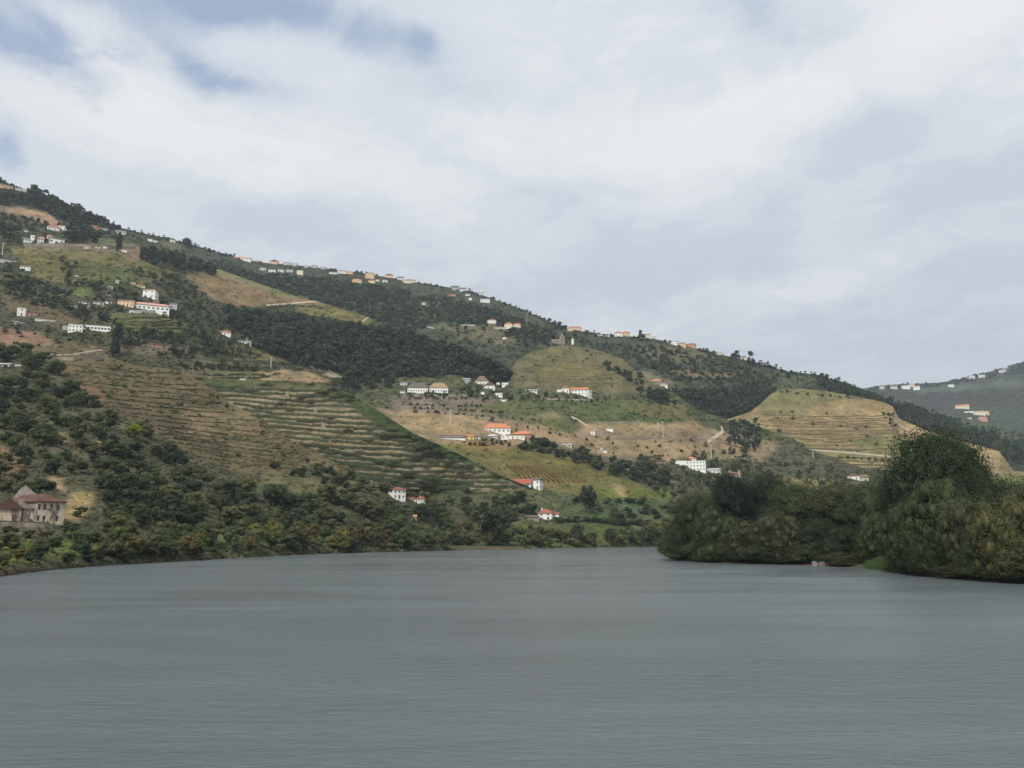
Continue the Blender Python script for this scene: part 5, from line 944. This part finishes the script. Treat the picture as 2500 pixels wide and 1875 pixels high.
grove(LA, [(120, 870), (430, 905), (700, 1080), (880, 1165), (600, 1140), (300, 1010)], 16, 24, (9, 20), (7, 15), MID, ['bush'], [DK, OL, MD], 'terrace_bush', 'small bush on the brown terraces', 'bushes on the brown terraces', cat='bush', seed=10)
grove(LV, [(1100, 1342), (1640, 1333), (1640, 1300), (1430, 1318), (1100, 1300)], 52, 15, (26, 50), (22, 46), MID, ['bush', 'round'], SH, 'far_bank_tree', 'tree on the far river bank', 'trees along the far river bank', seed=11)
grove(LV, [(1030, 1240), (1300, 1225), (1300, 1280), (1260, 1300), (1090, 1300)], 30, 18, (28, 46), (22, 38), MID, ['bush', 'round'], MX, 'plain_tree', 'tree in the plain', 'trees in the valley plain', seed=12)
grove(LV, [(1355, 1272), (1430, 1270), (1640, 1285), (1640, 1292), (1430, 1280), (1360, 1279)], 22, 12, (24, 34), (14, 20), MID, ['bush'], D2, 'hedge_bush', 'hedge bush in the plain', 'hedge bushes in the valley plain', cat='bush', seed=14)
grove(LV, [(1380, 1225), (1560, 1225), (1640, 1240), (1640, 1280), (1480, 1270)], 20, 22, (22, 40), (14, 24), MID, ['bush'], MX, 'plain_bush', 'bush in the green plain', 'bushes in the valley plain', cat='bush', seed=15)
grove(LV, [(1270, 1080), (1340, 1084), (1440, 1108), (1640, 1160), (1630, 1190), (1560, 1180), (1440, 1145), (1340, 1110), (1270, 1100)], 56, 12, (20, 40), (16, 30), MID, ['round', 'bush'], D2 + [MD], 'valley_tree', 'tree in the belt under the tan field', 'trees of the belt under the tan field', seed=16)
grove(LV, [(1560, 1120), (1800, 1105), (2050, 1150), (2300, 1165), (2300, 1200), (2050, 1210), (1880, 1170), (1700, 1200), (1640, 1230), (1560, 1180)], 150, 11, (15, 32), (12, 26), FAR, ['round', 'bush'], OLV + [DK], 'olive_tree', 'olive tree on the slope', 'olive trees round the big white winery', split=False, seed=17)
grove(LV, [(1780, 1035), (1850, 1035), (1860, 1090), (1830, 1120), (1780, 1095)], 22, 11, (18, 34), (20, 34), FAR, ['round'], D2, 'gully_tree', 'tree in the gully left of the golden hill', 'trees of the gully', seed=18)
grove(LV, [(1560, 962), (1640, 966), (1660, 1000), (1560, 978)], 12, 11, (22, 34), (24, 34), FAR, ['round'], [BL, DK], 'gully_tree', 'tree at the left end of the gully wood', 'trees of the gully', seed=19)
grove(LV, [(1480, 893), (1560, 925), (1575, 945), (1545, 940), (1490, 912)], 14, 9, (16, 26), (14, 26), FAR, ['round', 'bush'], D2, 'knoll_tree', 'tree on the knoll flank', 'trees on the right flank of the olive knoll', seed=20)
for j, (y, x0, x1, st) in enumerate(((974, 1000, 1150, 13), (988, 985, 1180, 12), (997, 1010, 1240, 13), (1006, 1020, 1330, 20))):
    x = x0
    while x < x1:
        yy = y + (x - x0) * .025 * j + random.uniform(-1.5, 1.5)
        if random.random() < .85: plant(LV, x, yy, random.uniform(9, 15), random.uniform(7, 11), FAR, 'bush', random.choice([DK, OL, BL]), 'orchard_tree', 'orchard tree in the rows', 'orchard trees on the grey terraces', False)
        x += random.uniform(.6, 1.4) * st
grove(LV, [(930, 1000), (1150, 1010), (1400, 1060), (1760, 1080), (1700, 1120), (1500, 1110), (1200, 1040)], 34, 20, (8, 17), (7, 14), FAR, ['bush'], D2 + [OL], 'field_bush', 'small bush dotting the tan field', 'bushes in the tan fields', False, cat='bush', seed=21)
grove(LV, [(970, 958), (1120, 962), (1120, 970), (970, 970)], 16, 8, (12, 22), (7, 13), FAR, ['bush'], D2, 'hedge_bush', 'hedge bush before the manor', 'hedge before the big white twin manor', False, cat='bush', seed=22)
grove(LV, [(1150, 940), (1200, 955), (1260, 980), (1260, 990), (1180, 985), (1120, 960)], 18, 11, (16, 30), (14, 24), FAR, ['round', 'bush'], MX, 'hamlet_tree', 'tree in the valley hamlet', 'trees of the valley hamlet', seed=23)
grove(LV, [(1260, 960), (1480, 975), (1480, 985), (1260, 975)], 22, 12, (10, 18), (8, 14), FAR, ['bush'], MX, 'farm_bush', 'bush around the white gabled farm', 'bushes around the white gabled farm', False, cat='bush', seed=24)
grove(LV, [(1150, 1070), (1260, 1080), (1250, 1090), (1140, 1088)], 12, 10, (12, 22), (9, 14), FAR, ['bush'], D2, 'garden_bush', 'garden bush below the orange-roofed house', 'garden bushes of the orange-roofed house', False, cat='bush', seed=25)
grove(LL, [(840, 905), (900, 925), (975, 930), (970, 962), (880, 962), (830, 940)], 20, 13, (24, 38), (26, 40), FAR, ['round'], [DK, BL, DK], 'wood_edge_tree', 'tree at the foot of the dark wood', 'trees at the foot of the dark wood', seed=26)
grove(LL, [(335, 620), (420, 632), (530, 668), (520, 682), (430, 662), (350, 642)], 34, 11, (22, 36), (24, 38), FAR, ['round', 'cone', 'round'], [BL, BL, DK], 'black_pine', 'pine in the black clump', 'pines of the black clump', seed=27)
grove(LL, [(150, 575), (245, 575), (240, 601), (160, 599)], 22, 10, (22, 34), (26, 40), FAR, ['round'], [DK, BL], 'manor_tree', 'tree right of the manor', 'dark trees right of the manor', seed=28)
grove(LL, [(-60, 560), (50, 565), (50, 600), (-60, 602)], 20, 11, (24, 40), (28, 42), FAR, ['round'], [DK, BL, MD], 'manor_tree', 'tree left of the manor', 'dark trees left of the manor', seed=29)
grove(LL, [(-60, 520), (110, 545), (300, 575), (300, 585), (150, 572), (-60, 558)], 40, 12, (15, 28), (12, 22), FAR, ['round', 'bush'], MX, 'upper_tree', 'tree above the manor', 'trees above the manor', False, seed=30)
grove(LL, [(-60, 665), (30, 655), (120, 700), (230, 760), (300, 800), (260, 810), (150, 770), (-60, 700)], 66, 11, (18, 34), (14, 26), FAR, ['round', 'bush'], D2 + [MD], 'slope_tree', 'tree in the dark diagonal belt', 'trees of the dark diagonal belt', seed=31)
grove(LL, [(180, 690), (250, 700), (330, 715), (440, 760), (440, 800), (380, 765), (200, 765), (240, 720)], 46, 12, (15, 30), (13, 24), FAR, ['round', 'bush'], MX, 'hamlet_tree', 'tree among the hamlet houses', 'trees of the terraced hamlet', seed=32)
grove(LL, [(150, 640), (185, 640), (190, 700), (160, 705)], 12, 9, (14, 24), (14, 22), FAR, ['round'], MX, 'vineyard_tree', 'tree in the golden vineyard', 'trees in the golden vineyard', False, seed=33)
grove(LL, [(300, 650), (440, 680), (560, 770), (640, 860), (600, 880), (480, 860), (440, 800), (440, 740)], 120, 12, (13, 28), (10, 22), FAR, ['round', 'bush'], MX + OLV, 'scrub_tree', 'tree on the scrubby slope', 'trees of the scrubby slope left of the dark wood', False, seed=34)
grove(LL, [(290, 810), (480, 820), (560, 860), (500, 890), (380, 870), (290, 850)], 40, 13, (20, 38), (18, 30), FAR, ['round', 'bush'], D2 + [MD, OL], 'slope_tree', 'tree right of the lone cypress', 'trees right of the lone cypress', seed=35)
grove(LL, [(440, 893), (620, 898), (625, 908), (440, 903)], 20, 9, (18, 28), (14, 20), FAR, ['bush'], D2, 'hedge_bush', 'bush in the long dark hedge', 'bushes of the long dark hedge', cat='bush', seed=36)
grove(LL, [(-60, 775), (200, 800), (260, 840), (100, 850), (-60, 840)], 20, 20, (12, 26), (9, 18), FAR, ['bush'], D2, 'slope_bush', 'bush on the brown slope', 'bushes on the brown slope at left', False, cat='bush', seed=37)
sky_pts = [(295, 556), (350, 570), (450, 592), (490, 604), (560, 623), (640, 641), (720, 647), (800, 656), (900, 669), (1000, 687), (1100, 702), (1160, 714), (1250, 746), (1300, 766), (1350, 788), (1390, 804), (1450, 813), (1530, 820), (1640, 836), (1740, 862), (1800, 874), (1860, 890), (1930, 908), (1990, 914), (2060, 934), (2120, 955)]
x = 300
while x < 2110:
    big = (1340 < x < 1380) or (1700 < x < 1760) or (1795 < x < 1900) or 1990 < x < 2100; w = random.uniform(10, 18) * (1.3 if big else 1); h = random.uniform(6, 12) * (1.5 if big else 1)
    y = float(np.interp(x, [p[0] for p in sky_pts], [p[1] for p in sky_pts])) + random.uniform(1, 4)
    if not any(a - 2 < x < b + 2 and y - 20 < d < y + 6 for a, b, c, d in OCC): plant(LR, x, y, w, h, FAR, 'cone' if random.random() < .12 else 'bush', random.choice([DK, (.046, .062, .034), MD]), 'skyline_tree', 'tree on the skyline', 'trees along the ridge skyline', False)
    x += random.uniform(7, 17)
for x, y, w, h, lb in ((1367, 806, 28, 32, 'big round dark tree on the skyline left of the salmon-roofed house'), (1430, 822, 12, 20, 'left pointed tree of a pair on the skyline'), (1452, 822, 12, 18, 'right pointed tree of a pair on the skyline'), (1563, 832, 27, 32, 'bulky dark tree between the twin houses and the cream skyline house'),
                       (1797, 880, 28, 32, 'broad dark tree crown above the red-roofed skyline hut'), (1833, 894, 26, 42, 'tall dark tree at the right end of the wooded skyline'), (1925, 924, 16, 20, 'pointed dark tree on the low right skyline'), (1352, 800, 10, 22, 'slim tree left of the big round skyline tree')):
    plant(LR, x, y, w, h, FAR, 'cone' if 'pointed' in lb else 'bush', DK, 'skyline_tree', '', 'trees along the ridge skyline', label=lb)
grove(LR, [(1340, 815), (1350, 842), (1390, 845), (1400, 830), (1425, 845), (1425, 825), (1390, 815)], 12, 7, (12, 20), (14, 24), FAR, ['round'], [DK, BL], 'chapel_tree', 'tree around the stone chapel', 'trees around the stone chapel', False, seed=40)
grove(LR, [(1420, 835), (1640, 855), (1780, 885), (1900, 930), (1880, 945), (1640, 930), (1600, 900), (1500, 870), (1430, 850)], 170, 10, (13, 26), (8, 17), FAR, ['bush'], [MD, MD, OL, (.046, .062, .034), OL], 'ridge_tree', 'tree on the right ridge slope', 'trees of the right ridge slope', False, seed=41)
grove(LR, [(1060, 790), (1220, 810), (1330, 830), (1300, 850), (1150, 850), (1090, 830)], 30, 13, (10, 20), (8, 14), FAR, ['bush', 'round'], MX, 'meadow_tree', 'tree round the high meadow', 'trees round the high meadow', False, seed=42)
grove(LY, [(1850, 1000), (2180, 1000), (2300, 1080), (2200, 1110), (1860, 1095)], 26, 22, (9, 19), (7, 13), FAR, ['bush'], [DK, OL], 'hill_bush', 'small bush on the golden hill', 'bushes on the golden hill', False, cat='bush', seed=43)
for i in range(8): plant(LY, 2052 + i * 17, 1117 + i * 1.6, 12, 9, FAR, 'bush', DK, 'hill_bush', 'round bush in the row under the pale hill track', 'bushes on the golden hill', False, cat='bush')
grove(LY, [(1900, 955), (2080, 970), (2080, 974), (1900, 960)], 8, 14, (10, 18), (6, 11), FAR, ['bush'], [DK, OL], 'hill_bush', 'bush on the crest of the golden hill', 'bushes on the golden hill', False, cat='bush', seed=44)
grove(LY, [(2155, 1012), (2180, 1015), (2190, 1045), (2175, 1045)], 6, 7, (14, 20), (10, 16), FAR, ['bush'], [DK, BL], 'hill_bush', 'dark bush at the crest notch', 'bushes on the golden hill', False, cat='bush', seed=45)
# right bank: big willows and poplars, hand placed (x, y of foot, metres behind the shore, width, height, kind, colour, label)
RDK, RMD, ROL, RYG, RBR = (.033, .047, .025), (.047, .066, .033), (.056, .068, .034), (.080, .083, .037), (.058, .060, .033)
def bankp(dy): return lambda x: bank_at(x, dy)
BT = [
 (1672, 3, 100, 112, 'bush', RMD, 'bush', 'leaning dark bush with twigs over the water at the tip of the point'),
 (1708, 9, 110, 155, 'willow', RDK, 'willow_tree', 'dark willow just behind the bush at the tip of the point'),
 (1755, 4, 120, 130, 'willow', RMD, 'willow_tree', 'mid green willow second from the tip of the point'),
 (1700, 24, 120, 150, 'round', ROL, 'broadleaf_tree', 'olive tree behind the willows at the tip of the point'),
 (1800, 40, 130, 205, 'round', (.020, .032, .022), 'poplar_tree', 'tall blackish tree, left one of the pair behind the tip of the point'),
 (1885, 42, 130, 200, 'round', (.020, .032, .022), 'poplar_tree', 'tall blackish tree, right one of the pair behind the tip of the point'),
 (1830, 3, 120, 108, 'bush', RBR, 'bush', 'brownish bush at the water below the tall blackish pair'),
 (1905, 4, 140, 120, 'willow', RBR, 'willow_tree', 'wide brownish willow at the water in the middle of the point'),
 (1960, 22, 170, 180, 'round', ROL, 'broadleaf_tree', 'broad olive tree behind the wide brownish willow'),
 (2000, 6, 130, 110, 'bush', RDK, 'bush', 'dark bush low at the water left of the stone landing'),
 (2060, 24, 170, 185, 'round', ROL, 'broadleaf_tree', 'broad olive tree in the middle skyline of the point'),
 (2070, 7, 110, 95, 'bush', RDK, 'bush', 'dark bush above the stone landing'),
 (2140, 22, 150, 190, 'round', RMD, 'broadleaf_tree', 'green tree at the left shoulder of the tallest tree'),
 (2160, 15, 120, 120, 'willow', RMD, 'willow_tree', 'dark green willow above the bright reed mound'),
 (2228, 16, 140, 250, 'round', (.030, .048, .025), 'poplar_tree', 'left trunk mass of the tallest dark tree on the point'),
 (2300, 20, 245, 345, 'round', (.030, .048, .025), 'poplar_tree', 'tallest dark tree crowning the wooded point'),
 (2372, 22, 150, 300, 'round', (.032, .050, .026), 'poplar_tree', 'tall dark tree at the right shoulder of the tallest one'),
 (2225, 3, 130, 170, 'willow', RMD, 'willow_tree', 'green willow at the water below the left trunk mass'),
 (2300, 6, 180, 235, 'willow', (.050, .070, .033), 'willow_tree', 'large fresh green willow in front of the tallest tree'),
 (2290, 2, 110, 110, 'bush', RDK, 'bush', 'dark low bush at the water before the large fresh green willow'),
 (2385, 5, 150, 190, 'willow', ROL, 'willow_tree', 'olive willow right of the large fresh green one'),
 (2400, 1.5, 110, 100, 'bush', RMD, 'bush', 'drooping bush touching the water below the olive willow'),
 (2470, 4, 170, 200, 'willow', RYG, 'willow_tree', 'yellowish willow near the right edge of the photo'),
 (2460, 18, 160, 215, 'round', RDK, 'broadleaf_tree', 'dark broad tree behind the yellowish willow'),
 (2540, 14, 190, 225, 'willow', ROL, 'willow_tree', 'olive willow cut by the right edge of the photo'),
 (2510, 2, 140, 120, 'bush', RYG, 'bush', 'yellow-green bush at the water in the bottom right corner of the bank'),
 (2640, 6, 200, 240, 'willow', RMD, 'willow_tree', 'green willow beyond the right edge of the photo'),
 (2780, 8, 220, 260, 'willow', ROL, 'willow_tree', 'second olive willow beyond the right edge'),
]
for x, dy, w, h, k, col, nm, lb in BT: plant(bankp(dy), x, 0, w * 1.08, h, NEAR, k, col, nm, '', 'trees on the right river point', label=lb, cat='bush' if nm == 'bush' else 'tree', jit=.08)
r = random.Random(5)
for i in range(26):
    x = 1640 + i * 34 + r.uniform(-10, 10); y = float(np.interp(x, [p[0] for p in bpts], [p[1] for p in bpts]))
    if 2085 < x < 2215 or 1985 < x < 2040: continue
    o = plant(bankp(r.uniform(.4, 2)), x, 0, r.uniform(60, 100), r.uniform(34, 62), NEAR, 'bush', r.choice([RDK, RMD, RBR, RDK, ROL]), 'waterside_bush', 'x', 'low bushes along the right water line', label=' ', cat='bush'); PEND.append((o, x, y - 20, 'low bush on the right water line', (0,)))
CNAME[(0,)] = 'overhanging'
LMK += [(1650, 1350, 'the tip of the wooded point'), (1830, 1365, 'the pair of blackish trees'), (2010, 1375, 'the stone landing'), (2150, 1380, 'the bright reed mound'), (2300, 1400, 'the tallest tree'), (2470, 1415, 'the right edge of the photo')]
# twigs over the water at the tip
V, Fc = [], []
for k in range(9):
    a = bank_at(1655, 1.0); e = bank_at(1628 + 3 * k, -.8); z = .5 + r.uniform(0, 2.2); v, f = tube([(a[0], a[1], 1.2 + r.uniform(0, 2)), ((a[0] + e[0]) / 2, (a[1] + e[1]) / 2, z + .5), (e[0] - r.uniform(0, .8), e[1], z * .6)], (.07, .045, .015), 4); b = len(V); V += v; Fc += [tuple(i + b for i in q) for q in f]
o = link('fallen_branch', mesh('fallen_branch', V, Fc, None, (BARK,)), label='bare twigs hanging over the water at the tip of the wooded point', category='branch')
# stone landing and reeds
P = bank_at(2012, .5); rt = link('stone_landing', None, label='small pale broken stone landing at the water under the dark bushes', category='landing'); rt.location = (P[0], P[1], 0); rt.scale = (.7, .7, .7)
for k in range(7):
    V, Fc = [], []; w_ = r.uniform(.5, 1.1); bx(V, Fc, -w_ / 2, w_ / 2, -.3, .3, -.5, r.uniform(.5, 1.3)); V = [(a + r.uniform(-.06, .06), b + r.uniform(-.06, .06), c + r.uniform(-.06, .06)) for a, b, c in V]
    q = link('stone', mesh('stone', V, Fc, None, (WM['ruin'],)), rt); q.location = (-3 + k * .95, r.uniform(-.2, .3), 0)
nb = 2600; V = np.zeros((nb * 3, 3)); r2 = np.random.default_rng(4)
for i in range(nb):
    x = 2108 + 95 * r2.random() ** .8; P = bank_at(x, r2.uniform(-.6, 3.2)); hgt = (1.9 * math.sin(math.pi * min(1, (x - 2100) / 150)) + .3) * r2.uniform(.6, 1.1); a = r2.uniform(-.5, .5, 2)
    V[i * 3] = P - (.05, 0, .2); V[i * 3 + 1] = P + (.05, 0, -.2); V[i * 3 + 2] = P + (a[0] * .5, a[1] * .4, hgt)
o = link('reed_bed', mesh('reed_bed', V, np.arange(nb * 3).reshape(-1, 3), np.repeat(r2.uniform(.7, 1.3, nb), 3)[:, None] * np.ones((1, 3)), (LM,)), kind='stuff', label='bright green reed mound at the water on the right bank', category='reeds'); o.color = (.065, .10, .035, 1)
# labels by landmark and rank
from collections import defaultdict
bk = defaultdict(list)
for o, x, y, noun, col in PEND:
    L_ = sorted(((x - a) ** 2 + ((y - b) * 1.3) ** 2, a, b, t) for a, b, t in LMK)[0]
    rel = ('right of' if x > L_[1] else 'left of') if abs(x - L_[1]) > abs(y - L_[2]) * 1.2 else ('below' if y > L_[2] else 'above')
    bk[(CNAME.get(col, 'green'), noun, rel, L_[3])].append((L_[0], o))
for (c, noun, rel, lm), lst in bk.items():
    lst.sort(key=lambda q: q[0])
    for i, (d_, o) in enumerate(lst):
        t = f'{c} {noun}, {rel} {lm}' if len(lst) == 1 else (f'{ORD[i]} {c} {noun}, {rel} {lm}' if i < len(ORD) else f'farther {c} {noun}, {rel} {lm}')
        wds = t.split()
        if len(wds) > 16: t = ' '.join(wds).replace('the ', '', 1)
        if len(t.split()) > 16: t = t.replace('nearest ', '').replace(' the ', ' ')
        o['label'] = ' '.join(t.split()[:16])
# ------------------------------------------------------------------ woods that read as one mass
WA = {'round': [crown_arrays(s, 6, 60, .12, 'round') for s in range(101, 107)], 'cone': [crown_arrays(s, 8, 60, .10, 'cone') for s in range(111, 114)]}
def wood(name, L, poly, n, wr, hr, cols, kinds, label, seed, sp_=0):
    r = np.random.default_rng(seed); xs = [p[0] for p in poly]; ys = [p[1] for p in poly]; VV, FF, CC = [], [], []; nv = 0; k = 0
    PX = r.uniform(min(xs), max(xs), n * 8); PY = r.uniform(min(ys), max(ys), n * 8); ok = inpoly(PX, PY, poly); PX, PY = PX[ok][:n], PY[ok][:n]; o_ = np.argsort(PY)
    for x, y in zip(PX[o_], PY[o_]):
        w = r.uniform(*wr); h = r.uniform(*hr)
        if not clear(x, y, w, h): continue
        P = L.at(x, y); s = P[1] / F; bank = WA[kinds[int(r.integers(len(kinds)))]]; v, f, c = bank[int(r.integers(len(bank)))]
        a = r.uniform(0, 6.28); ca, sa = math.cos(a), math.sin(a); q = np.empty_like(v); q[:, 0] = (v[:, 0] * ca - v[:, 1] * sa) * w * s; q[:, 1] = (v[:, 0] * sa + v[:, 1] * ca) * w * s; q[:, 2] = (v[:, 2] - .06) * h * s
        VV.append(q + P); FF.append(f + nv); nv += len(v); col = np.array(cols[int(r.integers(len(cols)))]) * r.uniform(.6, 1.45); CC.append(c * col * (1 + .5 * float(fbm(x / 40, y / 22, 2, seed))))
    o = link(name, mesh(name, np.concatenate(VV), np.concatenate(FF), np.concatenate(CC), (LM,)), kind='stuff', label=label, category='woodland'); o.color = (1, 1, 1, 1)
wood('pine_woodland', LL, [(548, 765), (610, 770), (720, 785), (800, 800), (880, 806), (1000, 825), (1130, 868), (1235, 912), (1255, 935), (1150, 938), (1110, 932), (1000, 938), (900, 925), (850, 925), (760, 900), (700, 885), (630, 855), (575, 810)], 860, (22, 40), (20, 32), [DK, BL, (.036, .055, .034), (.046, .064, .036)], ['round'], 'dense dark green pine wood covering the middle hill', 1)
wood('gully_woodland', LR, [(1640, 975), (1700, 965), (1890, 955), (1905, 970), (1840, 1022), (1740, 1030), (1670, 1015)], 260, (18, 32), (20, 34), [BL, DK, (.034, .05, .03)], ['round', 'round', 'cone'], 'dark wood filling the gully left of the golden hill', 2)
wood('slope_woodland', LR, [(1990, 940), (2060, 950), (2120, 968), (2200, 992), (2300, 1024), (2400, 1062), (2600, 1120), (2600, 1150), (2400, 1120), (2260, 1062), (2195, 1035), (2185, 1002), (2100, 975)], 620, (13, 22), (15, 25), [DK, (.045, .065, .035), (.05, .072, .036)], ['cone', 'round'], 'green pine wood on the slope behind the golden hill', 3)
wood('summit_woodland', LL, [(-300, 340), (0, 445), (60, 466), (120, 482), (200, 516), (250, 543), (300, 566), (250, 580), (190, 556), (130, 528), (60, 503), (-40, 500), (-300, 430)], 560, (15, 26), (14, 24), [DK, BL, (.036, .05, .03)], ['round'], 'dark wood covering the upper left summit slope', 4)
wood('ridge_woodland', LR, [(480, 640), (560, 650), (640, 672), (730, 680), (900, 698), (1100, 735), (1250, 775), (1350, 815), (1340, 845), (1250, 830), (1210, 800), (1080, 790), (1000, 815), (940, 800), (880, 770), (780, 742), (620, 695), (540, 670)], 1250, (11, 24), (8, 19), [(.04, .056, .034), (.05, .066, .04), (.062, .076, .046), (.078, .088, .052)], ['round'], 'patchy dark wood on the slope under the ridge village', 5)
wood('left_bank_woodland', LA, [(-1250, 1560), (-70, 1420), (-70, 870), (-1250, 760)], 420, (40, 80), (34, 64), [DK, MD, OL, LG], ['round'], 'wooded river slope left of the photo frame', 8)
wood('mountain_woodland', LM2, [(2080, 958), (2200, 941), (2300, 937), (2420, 909), (2500, 888), (2600, 865), (2600, 905), (2500, 915), (2420, 925), (2300, 945), (2120, 960)], 300, (7, 13), (5, 10), [DK, (.04, .05, .035)], ['round'], 'dark treetops along the far mountain crest', 6)
wood('spur_woodland', LS, [(2300, 1030), (2350, 1020), (2500, 1068), (2600, 1085), (2600, 1120), (2400, 1100)], 160, (10, 18), (8, 15), [DK, MD], ['round'], 'scattered trees on the low green spur at the right edge', 7)
# ------------------------------------------------------------------ scrub and grass tussocks
OV = np.array([(1, 0, .1), (0, 1, .1), (-1, 0, .1), (0, -1, .1), (0, 0, .95), (.6, .6, .6), (-.6, .5, .55), (0, -.7, .6)], float); OF = np.array([(0, 5, 7), (0, 1, 5), (1, 6, 5), (1, 2, 6), (2, 3, 6), (6, 3, 7), (3, 0, 7), (5, 6, 4), (6, 7, 4), (7, 5, 4)])
def tufts(name, L, x0, x1, n, sr, label, seed, dark=.105):
    r = np.random.default_rng(seed); VV, CC = [], []
    for _ in range(n):
        x = r.uniform(x0, x1); t = r.random(); i0 = int((x - L.x0) / (L.x1 - L.x0) * (L.nc - 1)); j0 = int(t * (L.nr - 1)); c = L.C[i0, j0]; lum_ = c.mean()
        if r.random() > (1 if lum_ < dark * .75 else .28): continue
        y = L.bot[i0] + (L.top[i0] - L.bot[i0]) * t; P = L.at(x, y); s = P[1] / F * r.uniform(*sr) * (1 if lum_ < dark else .7)
        v = OV * (1 + .35 * r.normal(size=OV.shape)) * (s * r.uniform(.8, 1.5), s * r.uniform(.8, 1.5), s * r.uniform(.7, 1.3)) + P - (0, 0, .15 * s); VV.append(v)
        g_ = c * np.array((.82, .98, .78)) * r.uniform(.6, 1.4); CC.append(np.repeat(g_[None], len(OV), 0))
    k = len(VV); FFa = (OF[None] + (np.arange(k) * len(OV))[:, None, None]).reshape(-1, 3)
    o = link(name, mesh(name, np.concatenate(VV), FFa, np.concatenate(CC), (LM,)), kind='stuff', label=label, category='scrub'); o.color = (1, 1, 1, 1)
tufts('hillside_scrub', LA, -100, 1100, 15000, (2.2, 6), 'low scrub and grass tussocks over the left hillside', 1)
tufts('spur_scrub', LB, 400, 1300, 1500, (1.2, 2.6), 'grass tussocks between the terraces of the green spur', 2)
tufts('valley_scrub', LV, 800, 2600, 16000, (2, 5), 'low scrub and tussocks over the valley side', 3)
tufts('upper_scrub', LL, -100, 1300, 17000, (1.8, 5), 'low scrub over the upper hillside', 4)
tufts('ridge_scrub', LR, 300, 2600, 14000, (1.6, 4.2), 'low scrub over the village ridge', 5)
tufts('golden_scrub', LY, 1800, 2600, 4000, (1.4, 3.2), 'dry tussocks over the golden hill', 6)
tufts('mountain_scrub', LM2, 2000, 2600, 3000, (1.4, 3.0), 'dark scrub over the far mountain', 7)
# ------------------------------------------------------------------ haze
V, Fc = [], []; bx(V, Fc, -3600, 6000, -60, 6000, -7, 1150)
hm, n, b = newmat('haze_air'); n.nodes.remove(b); pv = n.nodes.new('ShaderNodeVolumePrincipled'); pv.inputs['Density'].default_value = .00010; pv.inputs['Color'].default_value = (.78, .90, 1, 1); pv.inputs['Anisotropy'].default_value = .2
lk(n, pv.outputs[0], n.nodes['Material Output'].inputs['Volume'])
link('haze', mesh('haze', V, Fc, None, (hm,)), kind='stuff', label='thin bluish haze filling the valley air', category='haze')
